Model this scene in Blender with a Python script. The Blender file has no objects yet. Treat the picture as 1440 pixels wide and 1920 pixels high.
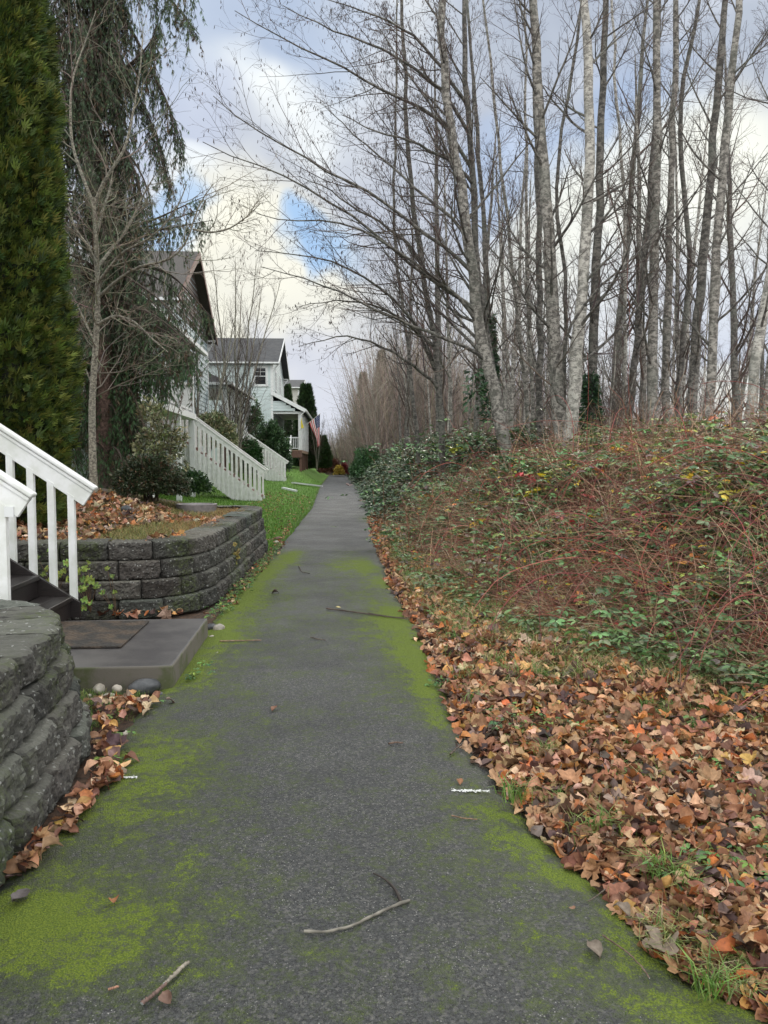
import bpy, math
import numpy as np
from mathutils import Vector
R_ = math.radians
sc = bpy.context.scene
col = sc.collection
rng = np.random.default_rng(11)

# ------------------------------------------------------------------ camera
FPX = 1442.0; YAW = R_(4.5); PIT = R_(3.65); CZ = 1.5
cd = bpy.data.cameras.new('camera'); cam = bpy.data.objects.new('camera', cd); col.objects.link(cam)
cam.location = (0, 0, CZ); cam.rotation_euler = (R_(90) - PIT, 0, -YAW)
cd.sensor_fit = 'VERTICAL'; cd.sensor_height = 36; cd.lens = FPX / 1920 * 36
cd.clip_start = 0.05; cd.clip_end = 2000
sc.camera = cam
FW = np.array([math.sin(YAW)*math.cos(PIT), math.cos(YAW)*math.cos(PIT), -math.sin(PIT)])
RT = np.array([math.cos(YAW), -math.sin(YAW), 0.0]); UP = np.cross(RT, FW)
def ray(px, py):
    d = FW + RT*(px-720)/FPX - UP*(py-960)/FPX
    return d/np.linalg.norm(d)
def atY(px, py, Y):          # measured photo point -> real point at distance Y
    d = ray(px, py); return np.array([0, 0, CZ]) + d*(Y/d[1])
def atZ(px, py, z=0.0):
    d = ray(px, py); return np.array([0, 0, CZ]) + d*((z-CZ)/d[2])

# ------------------------------------------------------------------ node helper
def nd(nt, typ, props=None, **inp):
    n = nt.nodes.new(typ)
    for k, v in (props or {}).items(): setattr(n, k, v)
    for k, v in inp.items():
        key = int(k[1:]) if k[0] == 'i' and k[1:].isdigit() else k.replace('_', ' ')
        s = n.inputs[key]
        if isinstance(v, bpy.types.NodeSocket): nt.links.new(v, s)
        else: s.default_value = v
    return n
def math_(nt, op, a, b=0.0, clamp=False):
    n = nd(nt, 'ShaderNodeMath', {'operation': op, 'use_clamp': clamp}, i0=a, i1=b); return n.outputs[0]
def mixc(nt, f, a, b, blend='MIX'):
    n = nt.nodes.new('ShaderNodeMix'); n.data_type = 'RGBA'; n.blend_type = blend
    for s, v in ((n.inputs[0], f), (n.inputs[6], a), (n.inputs[7], b)):
        if isinstance(v, bpy.types.NodeSocket): nt.links.new(v, s)
        else: s.default_value = v if not isinstance(v, tuple) else (v + (1,))[:4]
    return n.outputs[2]
def mrange(nt, v, a, b, c=0.0, d=1.0, smooth=True):
    n = nt.nodes.new('ShaderNodeMapRange'); n.interpolation_type = 'SMOOTHSTEP' if smooth else 'LINEAR'
    nt.links.new(v, n.inputs[0])
    for i, x in enumerate((a, b, c, d)): n.inputs[i+1].default_value = x
    return n.outputs[0]
def noise(nt, vec, scale, detail=4, rough=0.55, out=0):
    n = nd(nt, 'ShaderNodeTexNoise', None, Scale=scale, Detail=detail, Roughness=rough)
    if vec is not None: nt.links.new(vec, n.inputs['Vector'])
    return n.outputs[out]

# ------------------------------------------------------------------ sun and sky
SUN_EL, SUN_AZ = 24.0, 25.0        # low, ahead and to the right, behind thin cloud
EXPO = 0.80
w = bpy.data.worlds.new('World'); sc.world = w; w.use_nodes = True
w.cycles.sampling_method = 'MANUAL'; w.cycles.sample_map_resolution = 512
nt = w.node_tree; nt.nodes.clear()
wo = nt.nodes.new('ShaderNodeOutputWorld'); bg = nt.nodes.new('ShaderNodeBackground'); nt.links.new(bg.outputs[0], wo.inputs[0])
SKYS = 0.1; bg.inputs[1].default_value = SKYS
sky = nt.nodes.new('ShaderNodeTexSky'); sky.sky_type = 'NISHITA'; sky.sun_disc = False
sky.sun_elevation = R_(SUN_EL); sky.sun_rotation = R_(SUN_AZ); sky.air_density = 1.0; sky.dust_density = 0.6
tc = nt.nodes.new('ShaderNodeTexCoord')
v0 = tc.outputs['Generated']
nz = nd(nt, "ShaderNodeTexNoise", None, Vector=v0, Scale=4.5, Detail=3, Roughness=0.6)
def vm(op, a, b=None, scale=None):
    n = nt.nodes.new('ShaderNodeVectorMath'); n.operation = op
    for i, x in ((0, a), (1, b)):
        if x is None: continue
        if isinstance(x, bpy.types.NodeSocket): nt.links.new(x, n.inputs[i])
        else: n.inputs[i].default_value = x
    if scale is not None: n.inputs['Scale'].default_value = scale
    return n
off = vm('SCALE', vm('SUBTRACT', nz.outputs['Color'], (.5, .5, .5)).outputs[0], scale=0.30)
dv = vm('NORMALIZE', vm('ADD', v0, off.outputs[0]).outputs[0]).outputs[0]
n1 = noise(nt, v0, 3.2, 4, 0.6)
n2 = noise(nt, v0, 9.0, 3, 0.62)
clouds = mixc(nt, mrange(nt, n1, .36, .64), (4.9, 5.15, 6.0), (7.8, 7.75, 7.9))
sep = nd(nt, 'ShaderNodeSeparateXYZ', None, i0=v0)
sky_fill = math_(nt, 'MAXIMUM', mrange(nt, sep.outputs[2], .56, .85), mrange(nt, sep.outputs[1], .15, -.35))
clouds = mixc(nt, sky_fill, clouds, (15.2, 14.8, 14.4))      # unseen sky overhead and behind camera, brightened as added fill light
cover = math_(nt, 'MAXIMUM', mrange(nt, n1, .30, .42), sky_fill)
skyb = mixc(nt, 1.0, sky.outputs[0], (2.4, 2.4, 2.4), 'MULTIPLY')
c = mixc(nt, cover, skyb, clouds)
# cloud banks and gaps, by direction
BL = [ # px,py,radius px,colour,strength
 (440, 60, 230, (3.6, 4.7, 7.0), .85), (350, 20, 120, (4.5, 5.3, 7.2), .6),
 (470, 215, 130, (8.8, 8.7, 8.6), 1), (560, 250, 110, (8.4, 8.3, 8.3), .8),
 (430, 350, 150, (4.9, 5.1, 6.2), .85), (300, 250, 110, (5.2, 5.6, 7.4), .8),
 (560, 390, 80, (5.0, 5.2, 6.0), .7),
 (480, 560, 190, (9.6, 8.6, 6.6), 1), (620, 530, 150, (8.8, 8.0, 6.6), .8), (330, 370, 50, (9, 9, 9), .7),
 (585, 455, 62, (2.6, 5.2, 9.0), .95), (300, 452, 55, (3.0, 5.4, 9.0), .8), (660, 440, 50, (3.4, 5.6, 8.8), .6),
 (610, 700, 110, (6.2, 6.1, 7.2), .9), (760, 620, 120, (6.6, 6.4, 6.8), .7),
 (1180, 110, 330, (3.9, 4.3, 5.5), .9), (800, 330, 150, (4.6, 4.8, 6.0), .7),
 (1180, 270, 120, (3.3, 4.7, 7.6), .8), (960, 330, 90, (3.6, 4.9, 7.6), .7),
 (1290, 420, 190, (9.6, 9.0, 7.6), 1), (1120, 420, 130, (9.2, 8.8, 7.8), .85), (1000, 520, 130, (8.8, 8.2, 6.8), .7),
 (1330, 640, 190, (5.9, 6.1, 7.4), .9), (1150, 700, 130, (7.6, 7.3, 7.2), .7), (1340, 790, 70, (9.4, 8.6, 6.8), .7),
]
for px, py, r, cc, st in BL:
    d = ray(px, py)
    dt = vm('DOT_PRODUCT', dv, tuple(d)).outputs['Value']
    f = mrange(nt, dt, math.cos(r*1.25/FPX), math.cos(r*.35/FPX), 0, st)
    lum_ = (cc[0]+cc[1]+cc[2])/3; cc = tuple(x*.66+max(lum_, 5.6)*.36 for x in cc)
    c = mixc(nt, f, c, cc)
c = mixc(nt, 1.0, c, mixc(nt, sky_fill, (.69, .69, .69), (.88, .88, .88)), 'MULTIPLY')
c = mixc(nt, 1.0, c, (.95, 1.0, 1.01), 'MULTIPLY')
c = mixc(nt, mrange(nt, n2, .3, .7, 0, .35), c, mixc(nt, 1.0, c, (.72, .74, .8), 'MULTIPLY'))
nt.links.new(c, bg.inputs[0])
sl = bpy.data.lights.new('sun', 'SUN'); sun = bpy.data.objects.new('sun', sl); col.objects.link(sun)
sl.energy = 1.1; sl.angle = R_(14); sl.color = (1, .93, .82)
sd = Vector((math.sin(R_(SUN_AZ))*math.cos(R_(SUN_EL)), math.cos(R_(SUN_AZ))*math.cos(R_(SUN_EL)), math.sin(R_(SUN_EL))))
sun.rotation_euler = sd.to_track_quat('Z', 'Y').to_euler(); sun.location = (0, 0, 30)
vs = sc.view_settings; vs.view_transform = 'Standard'; vs.look = 'None'; vs.exposure = EXPO; vs.gamma = 1
sc.cycles.max_bounces = 5; sc.cycles.diffuse_bounces = 3; sc.cycles.glossy_bounces = 2; sc.cycles.transmission_bounces = 3; sc.cycles.transparent_max_bounces = 4

# ------------------------------------------------------------------ materials
MATS = {}
def newmat(name):
    m = bpy.data.materials.new(name); m.use_nodes = True; nt = m.node_tree; nt.nodes.clear()
    o = nt.nodes.new('ShaderNodeOutputMaterial'); b = nt.nodes.new('ShaderNodeBsdfPrincipled'); nt.links.new(b.outputs[0], o.inputs[0])
    MATS[name] = m; return m, nt, b, o
def obj_co(nt): return nt.nodes.new('ShaderNodeTexCoord').outputs['Object']
def geo_co(nt): return nt.nodes.new('ShaderNodeNewGeometry').outputs['Position']
def setb(nt, b, base=None, rough=None, bump=None, bs=.5, bd=.01, spec=None):
    for k, v in (('Base Color', base), ('Roughness', rough), ('Specular IOR Level', spec)):
        if v is None: continue
        if isinstance(v, bpy.types.NodeSocket): nt.links.new(v, b.inputs[k])
        else: b.inputs[k].default_value = (v+(1,))[:4] if isinstance(v, tuple) else v
    if bump is not None:
        n = nd(nt, 'ShaderNodeBump', None, Strength=bs, Distance=bd, Height=bump); nt.links.new(n.outputs[0], b.inputs['Normal'])
def simple(name, c0, c1, scale=8, rough=.6, bs=.3, bd=.005, spec=None, stretch=None, detail=6):
    m, nt, b, o = newmat(name); v = geo_co(nt)
    if stretch:
        mp = nd(nt, 'ShaderNodeMapping', None, Vector=v, Scale=stretch); v = mp.outputs[0]
    n = noise(nt, v, scale, detail, .6)
    setb(nt, b, mixc(nt, mrange(nt, n, .3, .7), c0, c1), rough, n, bs, bd, spec); return m
def colmat(name, rough=.6, trans=0.0, var=.35, scale=60, spec=.35):
    m, nt, b, o = newmat(name)
    a = nt.nodes.new('ShaderNodeAttribute'); a.attribute_name = 'Col'
    n = noise(nt, geo_co(nt), scale, 3, .6)
    cc = mixc(nt, mrange(nt, n, .3, .7, 0, var), a.outputs[0], mixc(nt, 1.0, a.outputs[0], (.45, .42, .4), 'MULTIPLY'))
    setb(nt, b, cc, rough, None, spec=spec)
    if trans > 0:
        t = nt.nodes.new('ShaderNodeBsdfTranslucent'); nt.links.new(cc, t.inputs[0])
        mx = nd(nt, 'ShaderNodeMixShader', None, i0=trans, i1=b.outputs[0], i2=t.outputs[0]); nt.links.new(mx.outputs[0], o.inputs[0])
    return m
simple('white_paint', (.82, .82, .82), (.66, .67, .63), 7, .45, .15, .003)
simple('white_trim', (.70, .71, .71), (.62, .62, .62), 4, .5, .1, .003)
simple('dark_wood', (.010, .008, .008), (.024, .018, .017), 10, .45, .4, .004, stretch=(2, 12, 12))
simple('red_wood', (.11, .045, .03), (.19, .085, .055), 12, .6, .3, .004)
simple('plain_wood', (.25, .17, .12), (.35, .22, .14), 10, .7, .3, .004)
simple('metal_grey', (.18, .17, .17), (.28, .25, .25), 20, .4, .1, .002)
simple('gravel_stone', (.22, .20, .17), (.42, .37, .31), 14, .55, .3, .004)
simple('dark_stone', (.035, .038, .042), (.09, .09, .095), 14, .5, .4, .006)
simple('grey_siding', (.44, .48, .50), (.50, .54, .56), 3, .6, .05, .002)
simple('beige', (.50, .48, .44), (.42, .40, .37), 3, .6, .05, .002)
simple('pole_wood', (.45, .42, .36), (.6, .57, .5), 10, .5, .1, .002)
simple('shake_brown', (.085, .062, .052), (.14, .105, .09), 14, .85, .4, .01)
simple('shingle_brown', (.050, .044, .040), (.085, .074, .068), 22, .85, .4, .01)
simple('interior_dark', (.02, .02, .022), (.035, .035, .035), 2, .8, .1, .002)
simple('rust_brown', (.10, .055, .04), (.16, .08, .06), 15, .7, .3, .003)
simple('soil_dark', (.030, .021, .015), (.085, .055, .038), 25, .9, .9, .03)
simple('paint_mark', (.75, .75, .75), (.55, .56, .52), 90, .6, .3, .003)
colmat('foliage', .55, .22, .3, 40)
colmat('gloss_foliage', .36, .12, .3, 40, .5)
colmat('dead_leaf', .62, .10, .55, 55, .35)
colmat('twig', .75, 0, .4, 30)
colmat('plain', .7, 0, .2, 20)
# siding with weather
m, nt, b, o = newmat('siding'); v = geo_co(nt); n = noise(nt, v, 1.3, 5)
setb(nt, b, mixc(nt, mrange(nt, n, .3, .7), (.50, .57, .57), (.56, .62, .62)), .6)
m, nt, b, o = newmat('siding_blue'); v = geo_co(nt); n = noise(nt, v, 1.3, 5)
setb(nt, b, mixc(nt, mrange(nt, n, .3, .7), (.30, .38, .41), (.36, .43, .46)), .6)
# shingles
m, nt, b, o = newmat('shingle'); v = obj_co(nt)
mp = nd(nt, 'ShaderNodeMapping', None, Vector=v); mp.inputs['Rotation'].default_value = (0, 0, 0)
br = nd(nt, 'ShaderNodeTexBrick', {'offset': .5}, Vector=mp.outputs[0], Scale=3.2, Mortar_Size=.012, Brick_Width=.5, Row_Height=.30)
br.inputs['Color1'].default_value = (.035, .036, .040, 1); br.inputs['Color2'].default_value = (.062, .062, .066, 1); br.inputs['Mortar'].default_value = (.016, .016, .017, 1)
n = noise(nt, v, 2, 5); n9 = noise(nt, v, 60, 2)
setb(nt, b, mixc(nt, mrange(nt, n, .35, .7, 0, .5), br.outputs[0], (.075, .072, .070)), .85, n9, .4, .01)
# glass
m, nt, b, o = newmat('glass'); setb(nt, b, (.018, .02, .024), .06, None, spec=.6)
# bark kinds
def bark(name, c0, c1, spot, sc_=1.0):
    m, nt, b, o = newmat(name); v = geo_co(nt)
    mp = nd(nt, 'ShaderNodeMapping', None, Vector=v, Scale=(1, 1, 1.3)); mq = nd(nt, 'ShaderNodeMapping', None, Vector=v, Scale=(1, 1, 2.2))
    na = noise(nt, mp.outputs[0], 9*sc_, 8, .68); nb = noise(nt, mq.outputs[0], 14*sc_, 5, .6); nc = noise(nt, v, 1.2, 3)
    base = mixc(nt, mrange(nt, na, .42, .58), c0, c1)
    base = mixc(nt, mrange(nt, nb, .57, .64, 0, .85), base, spot)
    base = mixc(nt, mrange(nt, nc, .48, .68, 0, .45), base, (.12, .13, .105))     # lichen and damp streaks
    setb(nt, b, base, .85, na, .7, .02); return m
bark('alder_bark', (.11, .10, .088), (.35, .325, .29), (.035, .032, .03))
bark('alder_bark_dark', (.055, .05, .045), (.19, .175, .155), (.02, .02, .02))
bark('alder_bark_pale', (.22, .205, .185), (.52, .49, .44), (.04, .037, .034))
bark('lichen_bark', (.14, .125, .10), (.36, .33, .26), (.05, .045, .04), 2.5)
bark('cypress_bark', (.06, .035, .026), (.14, .085, .065), (.025, .018, .015), 2)
# asphalt with moss
m, nt, b, o = newmat('asphalt'); v = obj_co(nt)
vo = nd(nt, 'ShaderNodeTexVoronoi', None, Vector=v, Scale=170.0); vo2 = nd(nt, 'ShaderNodeTexVoronoi', None, Vector=v, Scale=105.0)
s1 = nd(nt, 'ShaderNodeSeparateColor', None, i0=vo.outputs['Color']); s2 = nd(nt, 'ShaderNodeSeparateColor', None, i0=vo2.outputs['Color'])
nl = noise(nt, v, 1.1, 6, .62); nm = noise(nt, v, 7, 8, .7); nf = noise(nt, v, 160, 3, .6)
base = mixc(nt, mrange(nt, s1.outputs[0], 0, 1, 0, 1, False), (.015, .016, .017), (.080, .081, .081))
base = mixc(nt, mrange(nt, s2.outputs[1], .66, .95, 0, .8), base, (.135, .13, .12))
base = mixc(nt, math_(nt, 'MULTIPLY', mrange(nt, s2.outputs[0], .90, .95), mrange(nt, vo2.outputs['Distance'], .36, .16)), base, (.26, .25, .23))
base = mixc(nt, math_(nt, 'MULTIPLY', mrange(nt, s1.outputs[2], .955, .975), mrange(nt, vo.outputs['Distance'], .45, .2)), base, (.46, .45, .42))
base = mixc(nt, mrange(nt, nl, .35, .68, 0, .42), base, (.030, .031, .032))
base = mixc(nt, mrange(nt, nm, .52, .72, 0, .25), base, (.095, .094, .088))
sy = nd(nt, 'ShaderNodeSeparateXYZ', None, i0=v)
yy = math_(nt, 'ADD', sy.outputs[1], math_(nt, 'MULTIPLY', math_(nt, 'SUBTRACT', nl, .5), .5))
farp = mrange(nt, sy.outputs[1], 12.4, 13.6)
base = mixc(nt, math_(nt, 'MULTIPLY', farp, .35), base, (.105, .10, .098))
crack = math_(nt, 'MULTIPLY', mrange(nt, yy, 12.55, 12.75), mrange(nt, yy, 13.15, 12.9))
base = mixc(nt, math_(nt, 'MULTIPLY', crack, mrange(nt, nm, .35, .6, 0, .9)), base, (.02, .02, .019))
at = nt.nodes.new('ShaderNodeAttribute'); at.attribute_name = 'moss'
mf = math_(nt, 'ADD', at.outputs['Fac'], math_(nt, 'MULTIPLY', math_(nt, 'SUBTRACT', nm, .5), 1.9))
mf = math_(nt, 'ADD', mf, math_(nt, 'MULTIPLY', math_(nt, 'SUBTRACT', nf, .5), 1.0)); nh = noise(nt, v, 34, 5, .7)
mf = math_(nt, 'ADD', mf, math_(nt, 'MULTIPLY', math_(nt, 'SUBTRACT', nh, .5), 1.7))
mthin = mrange(nt, mf, .10, .60, 0, .70); mthick = mrange(nt, mf, .55, .95, 0, .95)
base = mixc(nt, mthin, base, (.050, .070, .012))
mosscol = mixc(nt, mrange(nt, nf, .35, .65), (.070, .110, .007), (.165, .215, .014))
base = mixc(nt, mthick, base, mosscol)
rough = mixc(nt, mthick, mixc(nt, mrange(nt, nl, .35, .65), (.52, .52, .52), (.68, .68, .68)), (.95, .95, .95))
hb = math_(nt, 'ADD', math_(nt, 'MULTIPLY', vo.outputs['Distance'], -1.0), math_(nt, 'MULTIPLY', nf, 1.0))
setb(nt, b, base, rough, hb, .9, .008)
# wall blocks
m, nt, b, o = newmat('block'); v = geo_co(nt)
na = noise(nt, v, 30, 10, .72); nb = noise(nt, v, 3.0, 5, .6); nc = noise(nt, v, 1.3, 4, .6); vo = nd(nt, 'ShaderNodeTexVoronoi', None, Vector=v, Scale=85.0)
sp = nd(nt, 'ShaderNodeSeparateColor', None, i0=vo.outputs['Color'])
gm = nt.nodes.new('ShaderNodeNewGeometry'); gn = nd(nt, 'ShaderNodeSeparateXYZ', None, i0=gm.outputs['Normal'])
base = mixc(nt, mrange(nt, na, .3, .7), (.018, .017, .016), (.088, .083, .075))
base = mixc(nt, mrange(nt, nb, .4, .7, 0, .6), base, (.045, .043, .038))
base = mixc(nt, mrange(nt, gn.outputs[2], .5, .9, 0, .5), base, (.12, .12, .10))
atc = nt.nodes.new('ShaderNodeAttribute'); atc.attribute_name = 'Col'; base = mixc(nt, 1.0, base, mixc(nt, 1.0, atc.outputs[0], (2.0, 2.0, 2.0), 'MULTIPLY'), 'MULTIPLY')
base = mixc(nt, mrange(nt, sp.outputs[0], .965, .98, 0, .6), base, (.34, .34, .32))
base = mixc(nt, math_(nt, 'MULTIPLY', mrange(nt, nc, .50, .62), mrange(nt, na, .40, .62, 0, .75)), base, (.055, .075, .014))
setb(nt, b, base, .85, na, .9, .02)
# slab concrete
m, nt, b, o = newmat('slab'); v = geo_co(nt); na = noise(nt, v, 3, 7, .65); nb = noise(nt, v, 70, 4, .6)
gm = nt.nodes.new('ShaderNodeNewGeometry'); gn = nd(nt, 'ShaderNodeSeparateXYZ', None, i0=gm.outputs['Normal'])
top = mrange(nt, gn.outputs[2], .6, .9)
side = mixc(nt, mrange(nt, na, .45, .6, 0, .8), (.13, .115, .095), (.06, .075, .02))
base = mixc(nt, top, side, mixc(nt, mrange(nt, na, .35, .65), (.055, .050, .050), (.10, .092, .088)))
base = mixc(nt, mrange(nt, nb, .6, .75, 0, .35), base, (.22, .2, .18))
setb(nt, b, base, mixc(nt, top, (.85, .85, .85), (.42, .42, .42)), nb, .25, .004)
# rubber mat
m, nt, b, o = newmat('mat_rubber'); v = geo_co(nt); vo = nd(nt, 'ShaderNodeTexVoronoi', None, Vector=v, Scale=38.0); na = noise(nt, v, 6, 6)
setb(nt, b, mixc(nt, mrange(nt, na, .4, .65), (.022, .018, .015), (.075, .05, .032)), .7, vo.outputs['Distance'], .8, .01)
# ground sheet: litter soil / lawn by attribute
m, nt, b, o = newmat('ground'); v = obj_co(nt); at = nt.nodes.new('ShaderNodeAttribute'); at.attribute_name = 'lawn'
na = noise(nt, v, 18, 8, .7); nb = noise(nt, v, 1.1, 5); nf = noise(nt, v, 70, 4, .7)
lit = mixc(nt, mrange(nt, na, .35, .65), (.03, .02, .014), (.12, .068, .042))
law = mixc(nt, mrange(nt, nf, .3, .7), (.065, .15, .018), (.15, .30, .035)); law = mixc(nt, mrange(nt, nb, .4, .7, 0, .5), law, (.11, .16, .03))
setb(nt, b, mixc(nt, at.outputs['Fac'], lit, law), .9, na, .9, .03)

# ------------------------------------------------------------------ mesh helpers
def norm(a): return a/np.maximum(np.linalg.norm(a, axis=-1, keepdims=True), 1e-9)
class MB:
    def __init__(s): s.V = []; s.C = []; s.F = []; s.n = 0
    def add(s, v, f, c=(.5, .5, .5), mi=0):
        v = np.asarray(v, float).reshape(-1, 3); f = np.asarray(f, int)
        c = np.asarray(c, float); c = np.broadcast_to(c, v.shape) if c.ndim == 1 else c
        s.V.append(v); s.C.append(c); s.F.append((f+s.n, mi)); s.n += len(v)
    def build(s, name, mats, parent=None, smooth=False, origin=None, fattr=None, local=False):
        me = bpy.data.meshes.new(name)
        V = np.concatenate(s.V); C = np.concatenate(s.C)
        o = bpy.data.objects.new(name, me); col.objects.link(o)
        if parent is not None:
            if not local:
                V = V - np.array(parent.location)
                root = parent.parent
                while root is not None: V = V - np.array(root.location); root = root.parent
            o.parent = parent
        else:
            if origin is None: mn, mx = V.min(0), V.max(0); origin = ((mn[0]+mx[0])/2, (mn[1]+mx[1])/2, mn[2])
            V = V-np.array(origin); o.location = origin
        loops = np.concatenate([f.ravel() for f, _ in s.F]); tot = np.concatenate([np.full(len(f), f.shape[1]) for f, _ in s.F])
        mi = np.concatenate([np.full(len(f), k) for f, k in s.F])
        me.vertices.add(len(V)); me.vertices.foreach_set('co', V.astype(np.float32).ravel())
        me.loops.add(len(loops)); me.loops.foreach_set('vertex_index', loops.astype(np.int32))
        me.polygons.add(len(tot)); st = np.concatenate([[0], np.cumsum(tot)[:-1]])
        me.polygons.foreach_set('loop_start', st.astype(np.int32)); me.polygons.foreach_set('loop_total', tot.astype(np.int32))
        me.polygons.foreach_set('material_index', mi.astype(np.int32))
        me.polygons.foreach_set('use_smooth', np.full(len(tot), smooth))
        a = me.color_attributes.new('Col', 'FLOAT_COLOR', 'POINT'); a.data.foreach_set('color', np.c_[C, np.ones(len(C))].astype(np.float32).ravel())
        if fattr:
            for k, arr in fattr.items():
                a = me.attributes.new(k, 'FLOAT', 'POINT'); a.data.foreach_set('value', np.asarray(arr, np.float32))
        me.update(calc_edges=True)
        for mm in (mats if isinstance(mats, (list, tuple)) else [mats]): me.materials.append(MATS[mm])
        return o
BF = np.array([[0, 3, 2, 1], [4, 5, 6, 7], [0, 1, 5, 4], [1, 2, 6, 5], [2, 3, 7, 6], [3, 0, 4, 7]])
def box(mb, x0, x1, y0, y1, z0, z1, c=(.5, .5, .5), mi=0):
    mb.add([[x0, y0, z0], [x1, y0, z0], [x1, y1, z0], [x0, y1, z0], [x0, y0, z1], [x1, y0, z1], [x1, y1, z1], [x0, y1, z1]], BF, c, mi)
def prism(mb, poly, y0, y1, c=(.5, .5, .5), mi=0):   # poly (x,z) extruded along y
    n = len(poly); v = [[x, y0, z] for x, z in poly]+[[x, y1, z] for x, z in poly]
    mb.add(v, [[i, (i+1) % n, n+(i+1) % n, n+i] for i in range(n)], c, mi)
    mb.add(v, [list(range(n))[::-1]], c, mi); mb.add(v, [[n+i for i in range(n)]], c, mi)
def beam(mb, p0, p1, w_, h_, up=(0, 0, 1), c=(.5, .5, .5), mi=0):
    p0 = np.array(p0, float); p1 = np.array(p1, float); d = norm(p1-p0); s = norm(np.cross(d, up)); u = np.cross(s, d)
    v = [p+s*a*w_/2+u*b_*h_/2 for p in (p0, p1) for a, b_ in ((-1, -1), (1, -1), (1, 1), (-1, 1))]
    mb.add(v, [[0, 1, 2, 3][::-1], [4, 5, 6, 7], [0, 1, 5, 4], [1, 2, 6, 5], [2, 3, 7, 6], [3, 0, 4, 7]], c, mi)
def tubes(mb, P, R, sides=4, c=(.5, .5, .5), mi=0, caps=False):
    P = np.asarray(P, float); R = np.asarray(R, float)
    if P.ndim == 2: P = P[None]; R = R[None]
    B, N, _ = P.shape
    T = norm(np.gradient(P, axis=1)); D = norm(P[:, -1]-P[:, 0])
    ref = np.eye(3)[np.argmin(np.abs(D), axis=1)][:, None, :]
    U = norm(np.cross(T, np.broadcast_to(ref, T.shape))); W = np.cross(T, U)
    a = np.arange(sides)*2*math.pi/sides
    ring = P[:, :, None]+R[:, :, None, None]*(np.cos(a)[None, None, :, None]*U[:, :, None]+np.sin(a)[None, None, :, None]*W[:, :, None])
    idx = np.arange(B*N*sides).reshape(B, N, sides); nx = np.roll(idx, -1, axis=2)
    f = np.stack([idx[:, :-1], nx[:, :-1], nx[:, 1:], idx[:, 1:]], -1).reshape(-1, 4)
    c = np.asarray(c, float)
    if c.ndim == 2: c = np.repeat(c, N*sides, axis=0)
    mb.add(ring.reshape(-1, 3), f, c, mi)
    if caps: mb.add(ring[:, -1].reshape(-1, 3), np.arange(B*sides).reshape(B, sides), c if c.ndim == 1 else c[::N], mi)
def resample(pts, n):
    pts = np.asarray(pts, float); s = np.r_[0, np.cumsum(np.linalg.norm(np.diff(pts, axis=0), axis=1))]
    # smooth (catmull) via dense interp
    t = np.linspace(0, s[-1], n); out = np.stack([np.interp(t, s, pts[:, k]) for k in range(3)], 1)
    if n > 4:
        for _ in range(2): out[1:-1] = out[1:-1]*.5+(out[:-2]+out[2:])*.25
    return out
def grow(P, R, L, m, n, t0, t1, ang, lenf, radf, wig, up, bias=None, minr=.003, fall=.6, tip=.25):
    B, N, _ = P.shape
    t = t0+(t1-t0)*(np.arange(m)[None]+rng.random((B, m)))/m
    f = t*(N-1); i = np.minimum(f.astype(int), N-2); w_ = (f-i)[..., None]; bi = np.arange(B)[:, None]
    p = P[bi, i]*(1-w_)+P[bi, i+1]*w_; T = norm(P[bi, i+1]-P[bi, i]); r = R[bi, i]*(1-w_[..., 0])+R[bi, i+1]*w_[..., 0]
    rd = rng.normal(size=(B, m, 3))
    if bias is not None: rd = rd+np.array(bias)
    perp = norm(rd-(rd*T).sum(-1, keepdims=True)*T); a = ang*(.7+.6*rng.random((B, m, 1)))
    d = np.cos(a)*T+np.sin(a)*perp; l = L[:, None]*lenf*(1-fall*t)*(.6+.8*rng.random((B, m)))
    r0 = np.minimum(r*.8, np.maximum(r*radf, minr))
    p = p.reshape(-1, 3); d = d.reshape(-1, 3); l = l.ravel(); r0 = r0.ravel()
    P2 = np.zeros((len(p), n, 3)); P2[:, 0] = p; seg = (l/(n-1))[:, None]
    for k in range(1, n):
        d = norm(d+wig*rng.normal(size=d.shape)+np.array([0, 0, up])); P2[:, k] = P2[:, k-1]+d*seg
    R2 = r0[:, None]*(1-(1-tip)*np.linspace(0, 1, n)[None]); R2 = np.maximum(R2, min(minr, .0022)*.8)
    return P2, R2, l
def rots(n, tilt, rg=None):     # random yaw, random tilt
    g = rg or rng
    y = g.random(n)*2*math.pi; a = g.normal(size=n)*tilt; b_ = g.normal(size=n)*tilt
    def M(ax, t):
        c_, s_ = np.cos(t), np.sin(t); m = np.zeros((n, 3, 3)); i, j = {'x': (1, 2), 'y': (0, 2), 'z': (0, 1)}[ax]; k = 3-i-j
        m[:, k, k] = 1; m[:, i, i] = c_; m[:, j, j] = c_; m[:, i, j] = -s_; m[:, j, i] = s_; return m
    return M('x', a) @ M('y', b_) @ M('z', y)
def frames(d, up=None, roll=None):   # local x along d, z normal
    d = norm(d); n = len(d)
    if up is None: up = np.tile([0, 0, 1.0], (n, 1))
    s = norm(np.cross(up, d)+1e-6); u = np.cross(d, s)
    if roll is not None:
        c_, s_ = np.cos(roll)[:, None], np.sin(roll)[:, None]; s, u = s*c_+u*s_, u*c_-s*s_
    return np.stack([d, s, u], -1)
def inst(mb, tv, tf, pos, rot, scale, cols, mi=0, shade=None):
    n = len(pos); k = len(tv); scale = np.asarray(scale, float)
    if scale.ndim == 1: scale = scale[:, None]
    v = np.einsum('nij,nkj->nki', rot, tv[None]*scale[:, None, :])+pos[:, None]
    f = (tf[None]+(np.arange(n)*k)[:, None, None]).reshape(-1, tf.shape[1])
    c = np.repeat(cols, k, axis=0)
    if shade is not None: c = c*np.tile(shade, n)[:, None]
    mb.add(v.reshape(-1, 3), f, c, mi)
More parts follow.
